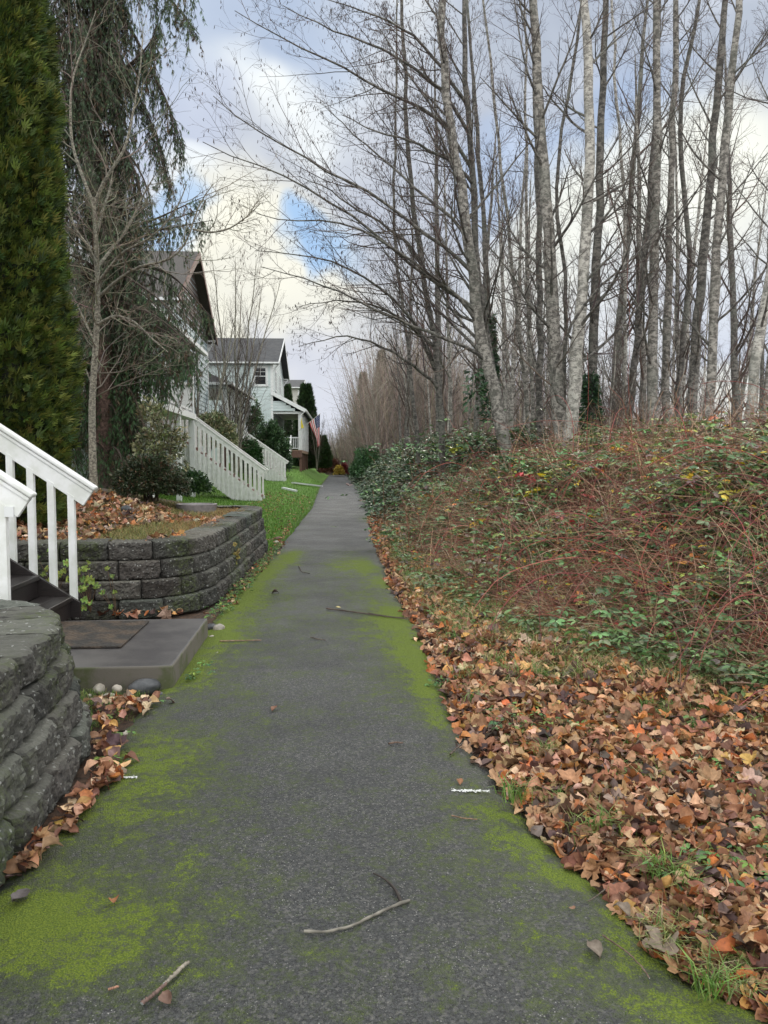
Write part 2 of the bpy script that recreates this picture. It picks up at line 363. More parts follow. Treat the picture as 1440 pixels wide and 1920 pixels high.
def pick(pal, n, jit=.18, wts=None):
    pal = np.array(pal, float); p = None if wts is None else np.array(wts)/sum(wts)
    c = pal[rng.choice(len(pal), n, p=p)]; return np.clip(c*(1+jit*rng.normal(size=(n, 1)))*(1+.07*rng.normal(size=(n, 3))), .004, 1)
def vnoise(x, y, s=1.0, seed=0):      # smooth value noise, vectorised
    x = np.asarray(x, float)*s+seed*17.3; y = np.asarray(y, float)*s+seed*9.1
    xi = np.floor(x).astype(int); yi = np.floor(y).astype(int); fx = x-xi; fy = y-yi; fx = fx*fx*(3-2*fx); fy = fy*fy*(3-2*fy)
    h = lambda a, b_: (np.sin(a*127.1+b_*311.7+seed*74.7)*43758.5453) % 1.0
    return (h(xi, yi)*(1-fx)+h(xi+1, yi)*fx)*(1-fy)+(h(xi, yi+1)*(1-fx)+h(xi+1, yi+1)*fx)*fy
def sstep(a, b_, x): t = np.clip((x-a)/(b_-a), 0, 1); return t*t*(3-2*t)
def tag(o, label=None, cat=None, group=None, kind=None):
    if label: o['label'] = label
    if cat: o['category'] = cat
    if group: o['group'] = group
    if kind: o['kind'] = kind
    return o
def thing(name, loc, label, cat, group=None, rz=0):
    o = bpy.data.objects.new(name, None); col.objects.link(o); o.location = loc; o.rotation_euler.z = rz; o.empty_display_size = .2
    return tag(o, label, cat, group)
def part(name, mb, mat, parent, label=None, **k):
    o = mb.build(name, mat, parent, **k)
    if label: o['label'] = label
    return o
def bevel(o, w_=.004, seg=2):
    b_ = o.modifiers.new('bevel', 'BEVEL'); b_.width = w_; b_.segments = seg; b_.limit_method = 'ANGLE'; return o
def copy_tree(o, parent=None):
    c = o.copy(); col.objects.link(c)
    if parent is not None: c.parent = parent
    for ch in list(o.children): copy_tree(ch, c)
    return c

# leaf templates -------------------------------------------------------
def leaf_tpl(kind, seed, curl=.5, fold=.35):
    g = np.random.default_rng(seed)
    if kind == 'ovate':
        rows = 6; u = np.linspace(0, 1, rows); wd = .34*np.sin(np.pi*np.clip(u*.96+.03, 0, 1)**.8)**.8
        wd[0] = .015; wd[-1] = .01
        v = []
        b1 = curl*g.normal(); b2 = fold*(.5+g.random()); ph = g.random()*6
        for i, uu in enumerate(u):
            for s in (-1, -.5, 0, .5, 1):
                e = abs(s); x = uu-.5; y = s*wd[i]*(1+.12*g.normal()*(e == 1))
                z = b1*(x*x-.08)*1.2+b2*wd[i]*e**1.4*(1 if s > 0 else (.8+.4*g.random()))+.05*math.sin(uu*7+s*2+ph)+.02*g.normal()
                v.append([x, y, z])
        f = [[i*5+j, i*5+j+1, (i+1)*5+j+1, (i+1)*5+j] for i in range(rows-1) for j in range(4)]
        sh = np.array([1.0 if j % 5 != 2 else 1.15 for j in range(rows*5)])
        return np.array(v), np.array(f), sh
    if kind == 'maple':
        n = 30; th = np.linspace(0, 2*np.pi, n, endpoint=False); r = .5*(.68+.32*np.abs(np.cos(th*2.5))**.7)*(1+.10*g.normal(size=n)); r[n//2] *= .45
        v = [[0, 0, 0]]; c1, c2 = curl*g.normal()*.9, fold*(.4+g.random()); ph = g.random()*6
        for k in (.5, 1.0):
            for a, rr in zip(th, r):
                x, y = math.cos(a)*rr*k, math.sin(a)*rr*k
                v.append([x, y, c1*x*x+c2*abs(y)*1.1+.09*k*math.sin(3*a+ph)+.03*k*g.normal()])
        f = [[0, 1+i, 1+(i+1) % n] for i in range(n)]; q = [[1+i, 1+n+i, 1+n+(i+1) % n, 1+(i+1) % n] for i in range(n)]
        f4 = [[a_, b_, c_, c_] for a_, b_, c_ in f]
        return np.array(v), (np.array(f), np.array(q)), np.r_[1.2, np.tile([1.15, .9, 1.0], n//3), np.ones(n)]
    if kind == 'small':    # folded leaflet
        v = [[0, 0, 0], [.3, .23, .07], [.72, .19, .07], [1, 0, -.05], [.72, -.19, .07], [.3, -.23, .07], [.5, 0, .0]]
        return np.array(v, float), np.array([[0, 6, 2, 1], [6, 3, 2, 2], [0, 5, 4, 6], [6, 4, 3, 3]])[[0, 2]], None
    if kind == 'diamond':
        v = [[0, 0, 0], [.45, .2, .05], [1, 0, -.04], [.45, -.2, .05]]
        return np.array(v, float), np.array([[0, 3, 2, 1]]), None
OV = [leaf_tpl('ovate', s, .85, .45) for s in range(10)]
MP = [leaf_tpl('maple', s+50, .75, .35) for s in range(6)]
LV = np.array([[0, 0, 0], [.28, .21, .05], [.68, .19, .04], [1, 0, -.06], [.68, -.19, .04], [.28, -.21, .05], [.5, 0, -.01]])
LF = np.array([[0, 6, 1], [1, 6, 2], [2, 6, 3], [0, 5, 6], [5, 4, 6], [4, 3, 6]])
def scatter_leaves(mb, pos, size, pal, wts, tilt=.45, maple=.2, mi=0, jit=.22):
    n = len(pos); kind = rng.random(n) < maple; cols = pick(pal, n, jit, wts); rt = rots(n, tilt); size = np.broadcast_to(size, (n,))
    which = rng.integers(0, 10, n)
    for k in range(10):
        s = (~kind) & (which == k)
        if s.any(): inst(mb, OV[k][0], OV[k][1], pos[s], rt[s], size[s], cols[s], mi, OV[k][2])
    for k in range(6):
        s = kind & (which % 6 == k)
        if s.any():
            tv, (f3, f4), sh = MP[k]; inst(mb, tv, f3, pos[s], rt[s], size[s]*1.25, cols[s], mi, sh)
            inst(mb, tv, f4, pos[s], rt[s], size[s]*1.25, cols[s], mi, sh)
DEAD = [(.32, .145, .080), (.44, .23, .125), (.55, .33, .19), (.20, .095, .060), (.095, .058, .048), (.55, .20, .07), (.68, .48, .31), (.27, .18, .145), (.55, .31, .10)]
DW = [5, 6, 4.5, 3.6, 3, 2.6, 2.2, 1.8, .9]

# ================================================================== SETTING
LE = np.array([(-1.14, -6), (-1.15, 2.97), (-1.09, 3.44), (-1.11, 4.09), (-1.13, 4.92), (-1.06, 7.2), (-.98, 9.37), (-.91, 11.95), (-.78, 14.3), (-.7, 16.46), (-.4, 25.57), (-.20, 50.6), (.75, 95)])
RE = np.array([(1.55, -6), (1.35, 1.6), (1.21, 1.93), (1.08, 2.04), (1.02, 2.19), (1.0, 2.46), (.92, 2.81), (.83, 3.29), (.76, 3.94), (.79, 4.89), (.85, 6.6), (.82, 9.23), (.91, 12.5), (1.02, 16.33), (1.49, 26.36), (2.11, 50.42), (2.85, 95)])
def xl(y): return np.interp(y, LE[:, 1], LE[:, 0])
def xr(y): return np.interp(y, RE[:, 1], RE[:, 0])
def gz(x, y):
    x = np.asarray(x, float); y = np.asarray(y, float)
    el = xl(y)-x; er = x-xr(y)
    h = np.interp(y, [13, 20, 29, 46, 57, 70, 100], [0, .05, .15, .5, 1.08, 1.2, 1.0])
    z = h*sstep(0, 2.2, el)+.10*np.clip(el-2.5, 0, 6)*sstep(13.5, 22, y)
    z = z-.16*np.clip(er-7, 0, 30)*sstep(5, 14, y)
    return z
def axis(*seg):
    out = []
    for a, b_, s in seg: out += list(np.arange(a, b_, s))
    return np.array(out+[seg[-1][1]])
gx = axis((-600, -60, 60), (-60, -12, 4), (-12, -3, .5), (-3, 4, .16), (4, 14, .6), (14, 60, 4), (60, 600, 60))
gy = axis((-60, -5, 11), (-5, 14, .3), (14, 60, .8), (60, 120, 3), (120, 600, 40))
X, Y = np.meshgrid(gx, gy); Z = gz(X, Y)-.03+.012*vnoise(X, Y, 3)
lawn = sstep(13.0, 13.5, Y)*sstep(-.05, .12, xl(Y)-X+.1*(vnoise(X, Y, 4, 3)-.5))*sstep(-16, -12, X)*sstep(110, 96, Y)
lawn = np.maximum(lawn, sstep(97, 99, Y)*.6)
g = MB(); nx_, ny_ = len(gx), len(gy); ii = np.arange(nx_*ny_).reshape(ny_, nx_)
g.add(np.stack([X, Y, Z], -1).reshape(-1, 3), np.stack([ii[:-1, :-1], ii[:-1, 1:], ii[1:, 1:], ii[1:, :-1]], -1).reshape(-1, 4))
tag(g.build('ground', 'ground', smooth=True, origin=(0, 0, 0), fattr={'lawn': lawn.ravel()}), kind='structure')

# path
py_ = axis((-5, 1.2, .4), (1.2, 9, .045), (9, 16, .09), (16, 40, .4), (40, 92, 1.5)); ns = 56
S = np.linspace(0, 1, ns)
jl = .05*(vnoise(py_, 0*py_, 2.3, 1)-.5)+.05*(vnoise(py_, 0*py_, 9, 2)-.5); jr = .06*(vnoise(py_, 0*py_, 2.1, 5)-.5)+.06*(vnoise(py_, 0*py_, 8, 6)-.5)
XL = xl(py_)+jl; XR = xr(py_)+jr
PX = XL[:, None]*(1-S)+XR[:, None]*S; PY = np.repeat(py_[:, None], ns, 1)
PZ = .02+.008*(vnoise(PX, PY, 1.2, 7)-.5)+.004*(vnoise(PX, PY, 6, 8)-.5)-.035*(np.abs(S*2-1)[None]**14)
# moss patches measured on the photograph (pixel, radii in m along x / y, strength)
MO = [(365, 1250, .16, .5, .85), (405, 1190, .16, .6, .9), (450, 1120, .17, .8, .95), (500, 1072, .2, 1.0, 1.0), (535, 1050, .2, .8, 1.0), (780, 1235, .13, .5, .95), (745, 1165, .15, .6, .75), (715, 1090, .14, .6, .6), (655, 1062, .3, .7, .8), (40, 1740, .3, .2, .7), (120, 1650, .5, .7, .30), (330, 1350, .5, 1.2, .30), (470, 1150, .5, 2.5, .28), (760, 1220, .4, 1.8, .28), (860, 1400, .3, .8, .22), (1050, 1680, .4, .5, .28), (250, 1560, .5, .6, .2), (60, 1700, .26, .22, .66), (150, 1620, .22, .22, .55), (250, 1480, .22, .35, .38), (330, 1440, .3, .3, .22), (100, 1800, .3, .2, .5), (180, 1850, .4, .25, .28), (500, 1830, .5, .2, .12),
      (340, 1285, .20, .35, .95), (380, 1230, .12, .5, .8), (300, 1330, .25, .3, .5), (430, 1150, .20, .7, .75), (470, 1100, .22, .9, .8), (520, 1060, .22, .9, .95), (470, 1140, .4, 1.2, .35), (545, 1045, .18, .8, .9), (280, 1400, .25, .3, .35),
      (680, 1062, .22, .9, 1.0), (655, 1050, .25, .6, .5), (700, 1110, .3, .9, .38), (765, 1200, .20, .7, .85), (720, 1170, .35, .8, .38), (800, 1290, .13, .45, .95), (820, 1345, .10, .3, .9), (760, 1270, .3, .6, .35), (850, 1420, .12, .25, .5),
      (950, 1530, .16, .14, .8), (1010, 1590, .16, .14, .9), (1090, 1650, .13, .13, 1.0), (960, 1600, .2, .2, .4), (1150, 1720, .12, .12, .8), (1230, 1800, .18, .12, .7), (1100, 1780, .3, .15, .3), (1350, 1890, .35, .14, .9), (1200, 1880, .3, .1, .45), (900, 1490, .15, .2, .3),
      (600, 1090, .8, 1.4, .22), (560, 1200, .6, 1.2, .14), (690, 975, .25, 1.6, .6), (600, 1035, .8, .5, .25), (560, 985, .4, 2, .25)]
mo = np.zeros_like(PX)
for px, py, rx, ry, st in MO:
    c0 = atZ(px, py, 0); q = ((PX-c0[0])/(rx*1.3))**2+((PY-c0[1])/(ry*1.3))**2
    mo = np.maximum(mo, st*np.exp(-q*1.1)) if st > .4 else mo+st*np.exp(-q)*.8
edge = np.minimum(PX-XL[:, None], XR[:, None]-PX); mo = np.maximum(mo, .42*np.exp(-edge/.09)*vnoise(PX, PY, 1.1, 9)*1.4)
mo += .25*(vnoise(PX, PY, 2.5, 10)-.5)+.2*(vnoise(PX, PY, 8, 12)-.5)*(mo > .08)
g = MB(); ii = np.arange(PX.size).reshape(PX.shape)
g.add(np.stack([PX, PY, PZ], -1).reshape(-1, 3), np.stack([ii[:-1, :-1], ii[:-1, 1:], ii[1:, 1:], ii[1:, :-1]], -1).reshape(-1, 4))
tag(g.build('path', 'asphalt', smooth=True, origin=(0, 0, 0), fattr={'moss': np.clip(mo, 0, 1.2).ravel()}), kind='structure')
# raised tufts of moss on the thick patches
msk = (mo > .5) & (PY < 9.5) & (PY > 1.5); mp_ = np.stack([PX, PY, PZ], -1)[msk]
if len(mp_):
    n = 26000; k = rng.integers(0, len(mp_), n); p = mp_[k]+np.c_[rng.normal(size=(n, 2))*.022, np.zeros(n)]
    d = norm(rng.normal(size=(n, 3))*.7+[0, 0, 1.0]); g = MB()
    inst(g, np.array([[0, -.12, 0], [0, .12, 0], [1, 0, 0]]), np.array([[0, 1, 2]]), p, frames(d), .004+.006*rng.random(n), pick([(.055, .09, .006), (.12, .165, .012), (.085, .125, .008)], n))
    tag(g.build('moss', 'foliage'), kind='stuff', label='bright green moss growing along the edges of the asphalt path')

# small white survey ticks painted on the asphalt
for p0, p1, lb in (((-1.02, 3.62), (-.88, 3.61), 'short white paint tick on the asphalt beside the left wall'), ((.57, 3.35), (.74, 3.33), 'short white paint tick at the right edge of the path by the leaves')):
    g = MB(); n = 150
    t = rng.random(n); p = np.c_[p0[0]+(p1[0]-p0[0])*t, p0[1]+(p1[1]-p0[1])*t+rng.normal(size=n)*.006, np.full(n, .0255)]
    inst(g, np.array([[-.5, -.4, 0], [.5, -.5, 0], [.6, .4, 0], [-.4, .5, 0]]), np.array([[0, 1, 2, 3]]), p+np.c_[np.zeros((n, 2)), rng.random(n)*.0012], rots(n, 0.01), .003+.007*rng.random(n)**2, np.full((n, 3), .8))
    tag(g.build('painted_mark', 'paint_mark'), lb, 'paint mark', 'white ticks painted on the path')

# ------------------------------------------------------------------ block retaining walls
def wall(name, label, pts, ncourse, hc, setb_, group, capd=.34, seed=0):
    pts = resample(pts, 160); g = MB(); gc_ = MB()
    s = np.r_[0, np.cumsum(np.linalg.norm(np.diff(pts[:, :2], axis=0), axis=1))]; Lt = s[-1]
    tan = norm(np.gradient(pts[:, :2], axis=0)); nor = np.stack([tan[:, 1], -tan[:, 0]], 1)
    for _ in range(4): nor[1:-1] = norm(nor[:-2]+nor[2:]+nor[1:-1])
    def ev(u, off): return np.stack([np.interp(u, s, pts[:, k])+np.interp(u, s, nor[:, k])*off for k in (0, 1)], -1)
    nu, nv = 26, 15
    for c_ in range(ncourse):
        cap = c_ == ncourse-1; bl = .44 if not cap else .46; u0 = -(.22 if c_ % 2 else 0)
        while u0 < Lt:
            a, b_ = max(u0, 0), min(u0+bl, Lt); u0 += bl
            if b_-a < .05: continue
            U = np.linspace(a+.004, b_-.004, nu); z0 = c_*hc+(.0); z1 = z0+hc-.003; V = np.linspace(z0, z1, nv)
            uu, vv = np.meshgrid(U, V)
            eu = np.minimum(uu-a, b_-uu); ev_ = np.minimum(vv-z0, z1-vv)
            o = -c_*setb_+.005*rng.normal()+.030*(vnoise(uu, vv, 8, seed+c_)-.5)+.024*(vnoise(uu, vv, 21, seed+c_+3)-.5)+.014*(vnoise(uu, vv, 60, seed+c_+5)-.5)+.003*rng.normal(size=uu.shape)
            o = o-.050*np.exp(-eu/.009)-.034*np.exp(-ev_/.008)
            P = ev(uu, o); dz = .003*rng.normal(size=uu.shape)*(ev_ > .01)
            ft = np.concatenate([P, (vv+dz)[..., None]], -1)
            nt_ = 6; depth = np.linspace(0, 1, nt_)[:, None]; otop = o[-1][None]*(1-depth)+(-c_*setb_-capd)*depth
            tp = np.concatenate([ev(np.repeat(U[None], nt_, 0), otop), (z1+.004*rng.normal(size=otop.shape)+.004*rng.normal()-.006*np.exp(-np.minimum(U-a, b_-U)/.01)[None])[..., None]], -1)
            full = np.concatenate([ft, tp[1:]], 0); H = full.shape[0]
            ids = np.arange(H*nu).reshape(H, nu)
            tgt = gc_ if cap else g; bc = np.clip(.52+.13*rng.normal(), .28, .85)*np.array([1+.05*rng.normal(), 1, 1-.04*rng.random()])
            tgt.add(full.reshape(-1, 3), np.stack([ids[:-1, :-1], ids[:-1, 1:], ids[1:, 1:], ids[1:, :-1]], -1).reshape(-1, 4), bc)
            for col_, fl in ((0, 1), (nu-1, 0)):     # block ends
                r = full[:nv, col_]; back = np.concatenate([np.repeat(ev(np.array([U[col_]]), np.array([-c_*setb_-.2])), nv, 0), r[:, 2:3]], 1)
                q = np.concatenate([r, back]); i0 = np.arange(nv-1); fq = np.stack([i0, i0+1, i0+1+nv, i0+nv], -1)
                tgt.add(q, fq if fl else fq[:, ::-1], bc)
    # dark core behind the joints
    gk = MB()
    for c_ in range(ncourse):
        uu = np.linspace(0, Lt, 60)
        P = ev(uu, np.full(60, -c_*setb_-.075)); z0, z1 = c_*hc, (c_+1)*hc-.012
        v = np.concatenate([np.c_[P, np.full(60, z0)], np.c_[P, np.full(60, z1)]]); i0 = np.arange(59); gk.add(v, np.stack([i0, i0+1, i0+61, i0+60], -1), (.02, .02, .02))
    root = thing(name, (float(pts[:, 0].mean()), float(pts[:, 1].mean()), 0), label, 'retaining wall', group)
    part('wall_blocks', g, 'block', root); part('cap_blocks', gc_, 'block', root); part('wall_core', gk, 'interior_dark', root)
    return ev, Lt
NW = [(-1.17, -.6, 0), (-1.16, 1.5, 0), (-1.14, 2.8, 0), (-1.16, 3.4, 0), (-1.2, 3.95, 0), (-1.32, 4.35, 0), (-1.6, 4.72, 0), (-2.0, 4.95, 0), (-2.6, 5.05, 0), (-3.8, 5.08, 0)]
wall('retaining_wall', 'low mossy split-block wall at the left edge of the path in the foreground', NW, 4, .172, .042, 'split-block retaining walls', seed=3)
SW = [(-4.6, 7.5, 0), (-3.0, 7.42, 0), (-2.1, 7.42, 0), (-1.62, 7.5, 0), (-1.28, 7.8, 0), (-1.13, 8.3, 0), (-1.07, 9.3, 0), (-1.03, 10.7, 0), (-.98, 12.2, 0), (-.96, 13.2, 0), (-1.05, 13.7, 0), (-1.5, 14.05, 0), (-2.3, 14.15, 0), (-3.6, 14.2, 0)]
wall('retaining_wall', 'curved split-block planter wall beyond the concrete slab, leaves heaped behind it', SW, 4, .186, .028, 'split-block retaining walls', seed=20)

# planter soil
def soilpatch(name, fn, x0, x1, y0, y1, s_, inside, mat='soil_dark'):
    xs = np.arange(x0, x1, s_); ys = np.arange(y0, y1, s_); X, Y = np.meshgrid(xs, ys); Z = fn(X, Y)
    ok = inside(X, Y); ii = np.arange(X.size).reshape(X.shape)
    q = np.stack([ii[:-1, :-1], ii[:-1, 1:], ii[1:, 1:], ii[1:, :-1]], -1); m_ = (ok[:-1, :-1] & ok[:-1, 1:] & ok[1:, 1:] & ok[1:, :-1])
    g = MB(); g.add(np.stack([X, Y, Z], -1).reshape(-1, 3), q[m_]); o = g.build(name, mat, smooth=True, origin=(0, 0, 0)); return tag(o, kind='structure')
def in_planter(X, Y):
    xe = np.interp(Y, [7.55, 7.75, 8.1, 8.6, 9.3, 10.7, 12.2, 13.3, 13.8, 14.05], [-2.2, -1.75, -1.45, -1.32, -1.26, -1.22, -1.17, -1.18, -1.4, -2.0])
    return (Y > 7.55) & (X < xe-.0)
def pz(X, Y): return .70+.40*sstep(0, 1, np.clip((-1.6-X)/2.6, 0, 1)*np.clip((Y-7.6)/3.6, 0, 1)*1.0)+.05*(vnoise(X, Y, 2, 4)-.5)-.03
soilpatch('planting_bed', lambda X, Y: pz(X, Y)-.02*(Y > 14), -9, -1.1, 7.5, 14.1, .09, in_planter)
def in_near(X, Y): return (X < np.interp(Y, [0, 3.9, 4.4, 4.9], [-1.45, -1.48, -1.7, -2.4]))
soilpatch('soil', lambda X, Y: .655+.03*(vnoise(X, Y, 2, 5)-.5), -5, -1.4, -.6, 4.9, .1, in_near)
# bank of earth under the stair and up to the house behind the planter
g = MB(); xs = np.arange(-14, -3.6, .4); ys = np.arange(13.9, 24, .4); X, Y = np.meshgrid(xs, ys)
Z = 1.0*sstep(-3.4, -5, X)*sstep(24, 14.5, Y)-.02+gz(X, Y); ii = np.arange(X.size).reshape(X.shape); g.add(np.stack([X, Y, Z], -1).reshape(-1, 3), np.stack([ii[:-1, :-1], ii[:-1, 1:], ii[1:, 1:], ii[1:, :-1]], -1).reshape(-1, 4))
tag(g.build('soil_bank', 'soil_dark', smooth=True), kind='structure')

# ------------------------------------------------------------------ concrete landing slab with rubber mat
g = MB(); box(g, -2.75, -1.0, 5.10, 6.66, -.05, .165); s = g.build('concrete_slab', 'slab')
bevel(s, .016, 3); tag(s, 'raised brown-grey concrete landing slab at the foot of the nearest steps', 'slab')
g = MB(); v = [[-2.35, 5.62], [-1.46, 5.60], [-1.46, 6.50], [-2.35, 6.52]]
g.add([[a, b_, .167] for a, b_ in v]+[[a, b_, .185] for a, b_ in v], BF); s = g.build('rubber_mat', 'mat_rubber'); bevel(s, .005, 2)
tag(s, 'dark worn rubber mat lying on the concrete slab', 'door mat')

# ------------------------------------------------------------------ timber staircases with white railings
def stair(label, xb, y0, y1, zb, n, rise, run, skirt, treadmat, stringmat, deck=1.6, bal=.17, balw=.055, hasmid=None, ground=0.0, nogap=False):
    root = thing('porch_stairs', (xb, (y0+y1)/2, zb), label, 'stairs', 'white-railed wooden stairs up to the houses')
    sl_ = rise/run
    for y in (y0, y1):      # stringers
        g = MB(); yy0, yy1 = (y-.02, y+.02)
        L = n*run
        low = .0 if not skirt else 0
        prism(g, [(xb+.02, zb), (xb-.28, zb), (xb-L-.02, zb+L*sl_-.22), (xb-L-.02, zb+L*sl_+.10), (xb+.02, zb+.13)], yy0, yy1)
        o = part('stringer', g, stringmat, root); bevel(o, .003, 1)
    for k in range(n):
        g = MB(); zt = zb+(k+1)*rise; x1 = xb-k*run-.03
        for j in range(2): box(g, x1-run*.5*(j+1)+.004-.012, x1-run*.5*j-.004+.0, y0+.022, y1-.022, zt-.04, zt)
        o = part('tread', g, treadmat, root); bevel(o, .004, 1)
    g = MB()
    for k in range(n): box(g, xb-k*run-.075, xb-k*run-.057, y0+.023, y1-.023, zb+k*rise+.002, zb+(k+1)*rise-.043)
    part('risers', g, treadmat, root)
    for si, y in enumerate((y0, y1)):
        out = -1 if si == 0 else 1; yb = y+out*(.021+balw/2)
        L = n*run; zt0 = zb+1.10; a = np.array([xb+.10, yb, zt0-.10*sl_]); b_ = np.array([xb-L, yb, zt0+L*sl_])
        dv = norm(b_-a); upv = np.array([sl_, 0, 1]); upv = upv/np.linalg.norm(upv)
        g = MB(); beam(g, a, b_, .038, .16); h = part('handrail', g, 'white_paint', root); bevel(h, .004, 2)
        g = MB(); q = upv*.062; beam(g, a+q+[0, 0, .0], b_+q, .058, .03); bevel(part('rail_moulding', g, 'white_paint', h), .008, 2)
        g = MB(); q = upv*.100; beam(g, a+q-dv*.008, b_+q, .088, .038); bevel(part('rail_cap', g, 'white_paint', h), .012, 3)
        x = xb-.02; k = 0
        while x > xb-L+.02:
            g = MB(); top = zt0+(xb-x)*sl_-.07; bot = zb+(xb-x)*sl_-(.02 if not skirt else .70)
            bot = max(bot, zb+(.0 if k else -.02)); wd = balw*(1.45 if (k == 0 and si == 0 and not skirt) else 1)
            yo = yb+ (0 if k else out*0)
            v0_ = (x-wd, x, yo-balw/2+.002, yo+balw/2-.002)
            prism(g, [(v0_[0], bot), (v0_[1], bot-(.0)), (v0_[1], top), (v0_[0], top+wd*sl_)], v0_[2], v0_[3])
            part('baluster', g, 'white_paint', root); x -= bal; k += 1
        if skirt:   # boards closing the side of the stair
            g = MB(); ys_ = yb-out*(balw/2+.012)
            prism(g, [(xb+.0, zb), (xb-.98, zb), (xb-L, zb+L*sl_-.72), (xb-L, zb+L*sl_+.02), (xb, zb+.04)], ys_-.008, ys_+.008)
            part('skirt_board', g, 'white_paint', root)
    if deck:
        zt = zb+n*rise; L = n*run
        g = MB(); nb = int(deck/.14)
        for j in range(nb): box(g, xb-L-.14*(j+1)+.004, xb-L-.14*j-.004, y0-.3, y1+.3, zt-.036, zt)
        part('landing', g, treadmat, root)
        for yy in (y0-.2, y1+.2):
            for xx in (xb-L-.1, xb-L-deck+.1):
                g = MB(); box(g, xx-.06, xx+.06, yy-.06, yy+.06, ground, zt-.04); part('post', g, treadmat if not skirt else 'white_paint', root)
    return root
s0 = stair('nearest wooden stairs at the left edge, white railings and dark brown treads above the slab', -2.13, 5.46, 6.80, .165, 11, .185, .272, False, 'dark_wood', 'dark_wood', deck=1.4, bal=.168)
g = MB(); box(g, -2.155, -2.095, 5.38, 5.392, 1.135, 1.205); part('patch_plate', g, 'white_trim', s0)
s1 = stair('white-railed stairs with red-brown treads beyond the curved planter wall', -2.24, 28.2, 29.5, .12, 16, .195, .262, True, 'red_wood', 'white_paint', deck=2.0, bal=.165, balw=.07)
s2 = stair('farthest white-railed stairs, rising behind the green shrubs to the pale porch', -2.20, 44.6, 45.9, .46, 13, .190, .27, True, 'red_wood', 'white_paint', deck=1.5, bal=.168, balw=.07)

# ------------------------------------------------------------------ houses (local frame: x<0 is behind the front, y runs away from the camera)
def lap(g, a, b_, nrm, z0, z1, e=.21, clip=None):
    a = np.array(a, float); b_ = np.array(b_, float); n_ = np.array(nrm, float); z = z0
    while z < z1-.01:
        zt = min(z+e, z1); t0, t1 = clip((z+zt)/2) if clip else (0, 1)
        if t1-t0 > .01:
            p = a+(b_-a)*t0; q = a+(b_-a)*t1; lo = n_*.032; hi = n_*.006
            v = [[*(p+lo), z], [*(q+lo), z], [*(q+hi), zt], [*(p+hi), zt], [*p, z], [*q, z]]
            g.add(v, [[0, 1, 2, 3], [4, 5, 1, 0]])
        z = zt
def window(root, c_, nrm, w_, h_, muntin=True, name='window'):
    c_ = np.array(c_, float); n_ = np.array([*nrm, 0.0]); s = np.array([-n_[1], n_[0], 0]); u = np.array([0, 0, 1.0])
    def slab(g, cs, cu, ws, hs, o0, o1):
        v = [c_+s*(cs+i*ws/2)+u*(cu+j*hs/2)+n_*o for o in (o0, o1) for i, j in ((-1, -1), (1, -1), (1, 1), (-1, 1))]; g.add(v, BF)
    g = MB(); t = .11
    slab(g, 0, h_/2+t/2, w_+2*t+.06, t, .02, .07); slab(g, 0, -h_/2-t/2, w_+2*t+.08, t*.9, .02, .09)
    slab(g, -w_/2-t/2, 0, t, h_-.002, .02, .065); slab(g, w_/2+t/2, 0, t, h_-.002, .02, .065)
    f = part(name, g, 'white_trim', root, local=True)
    g = MB(); slab(g, 0, 0, w_-.004, h_-.004, .02, .034); part('glass', g, 'glass', f, local=True)
    g = MB(); fr = .05; slab(g, 0, 0, w_-.01, fr, .035, .056)
    for k in (-1, 1): slab(g, k*(w_/2-fr/2-.006), 0, fr, h_-.02, .036, .054); slab(g, 0, k*(h_/2-fr/2-.006), w_-.12, fr, .036, .053)
    if muntin: slab(g, 0, h_/4, .03, h_/2-.14, .036, .050); slab(g, 0, h_/4, w_-.14, .03, .036, .048)
    part('sash', g, 'white_trim', f, local=True)
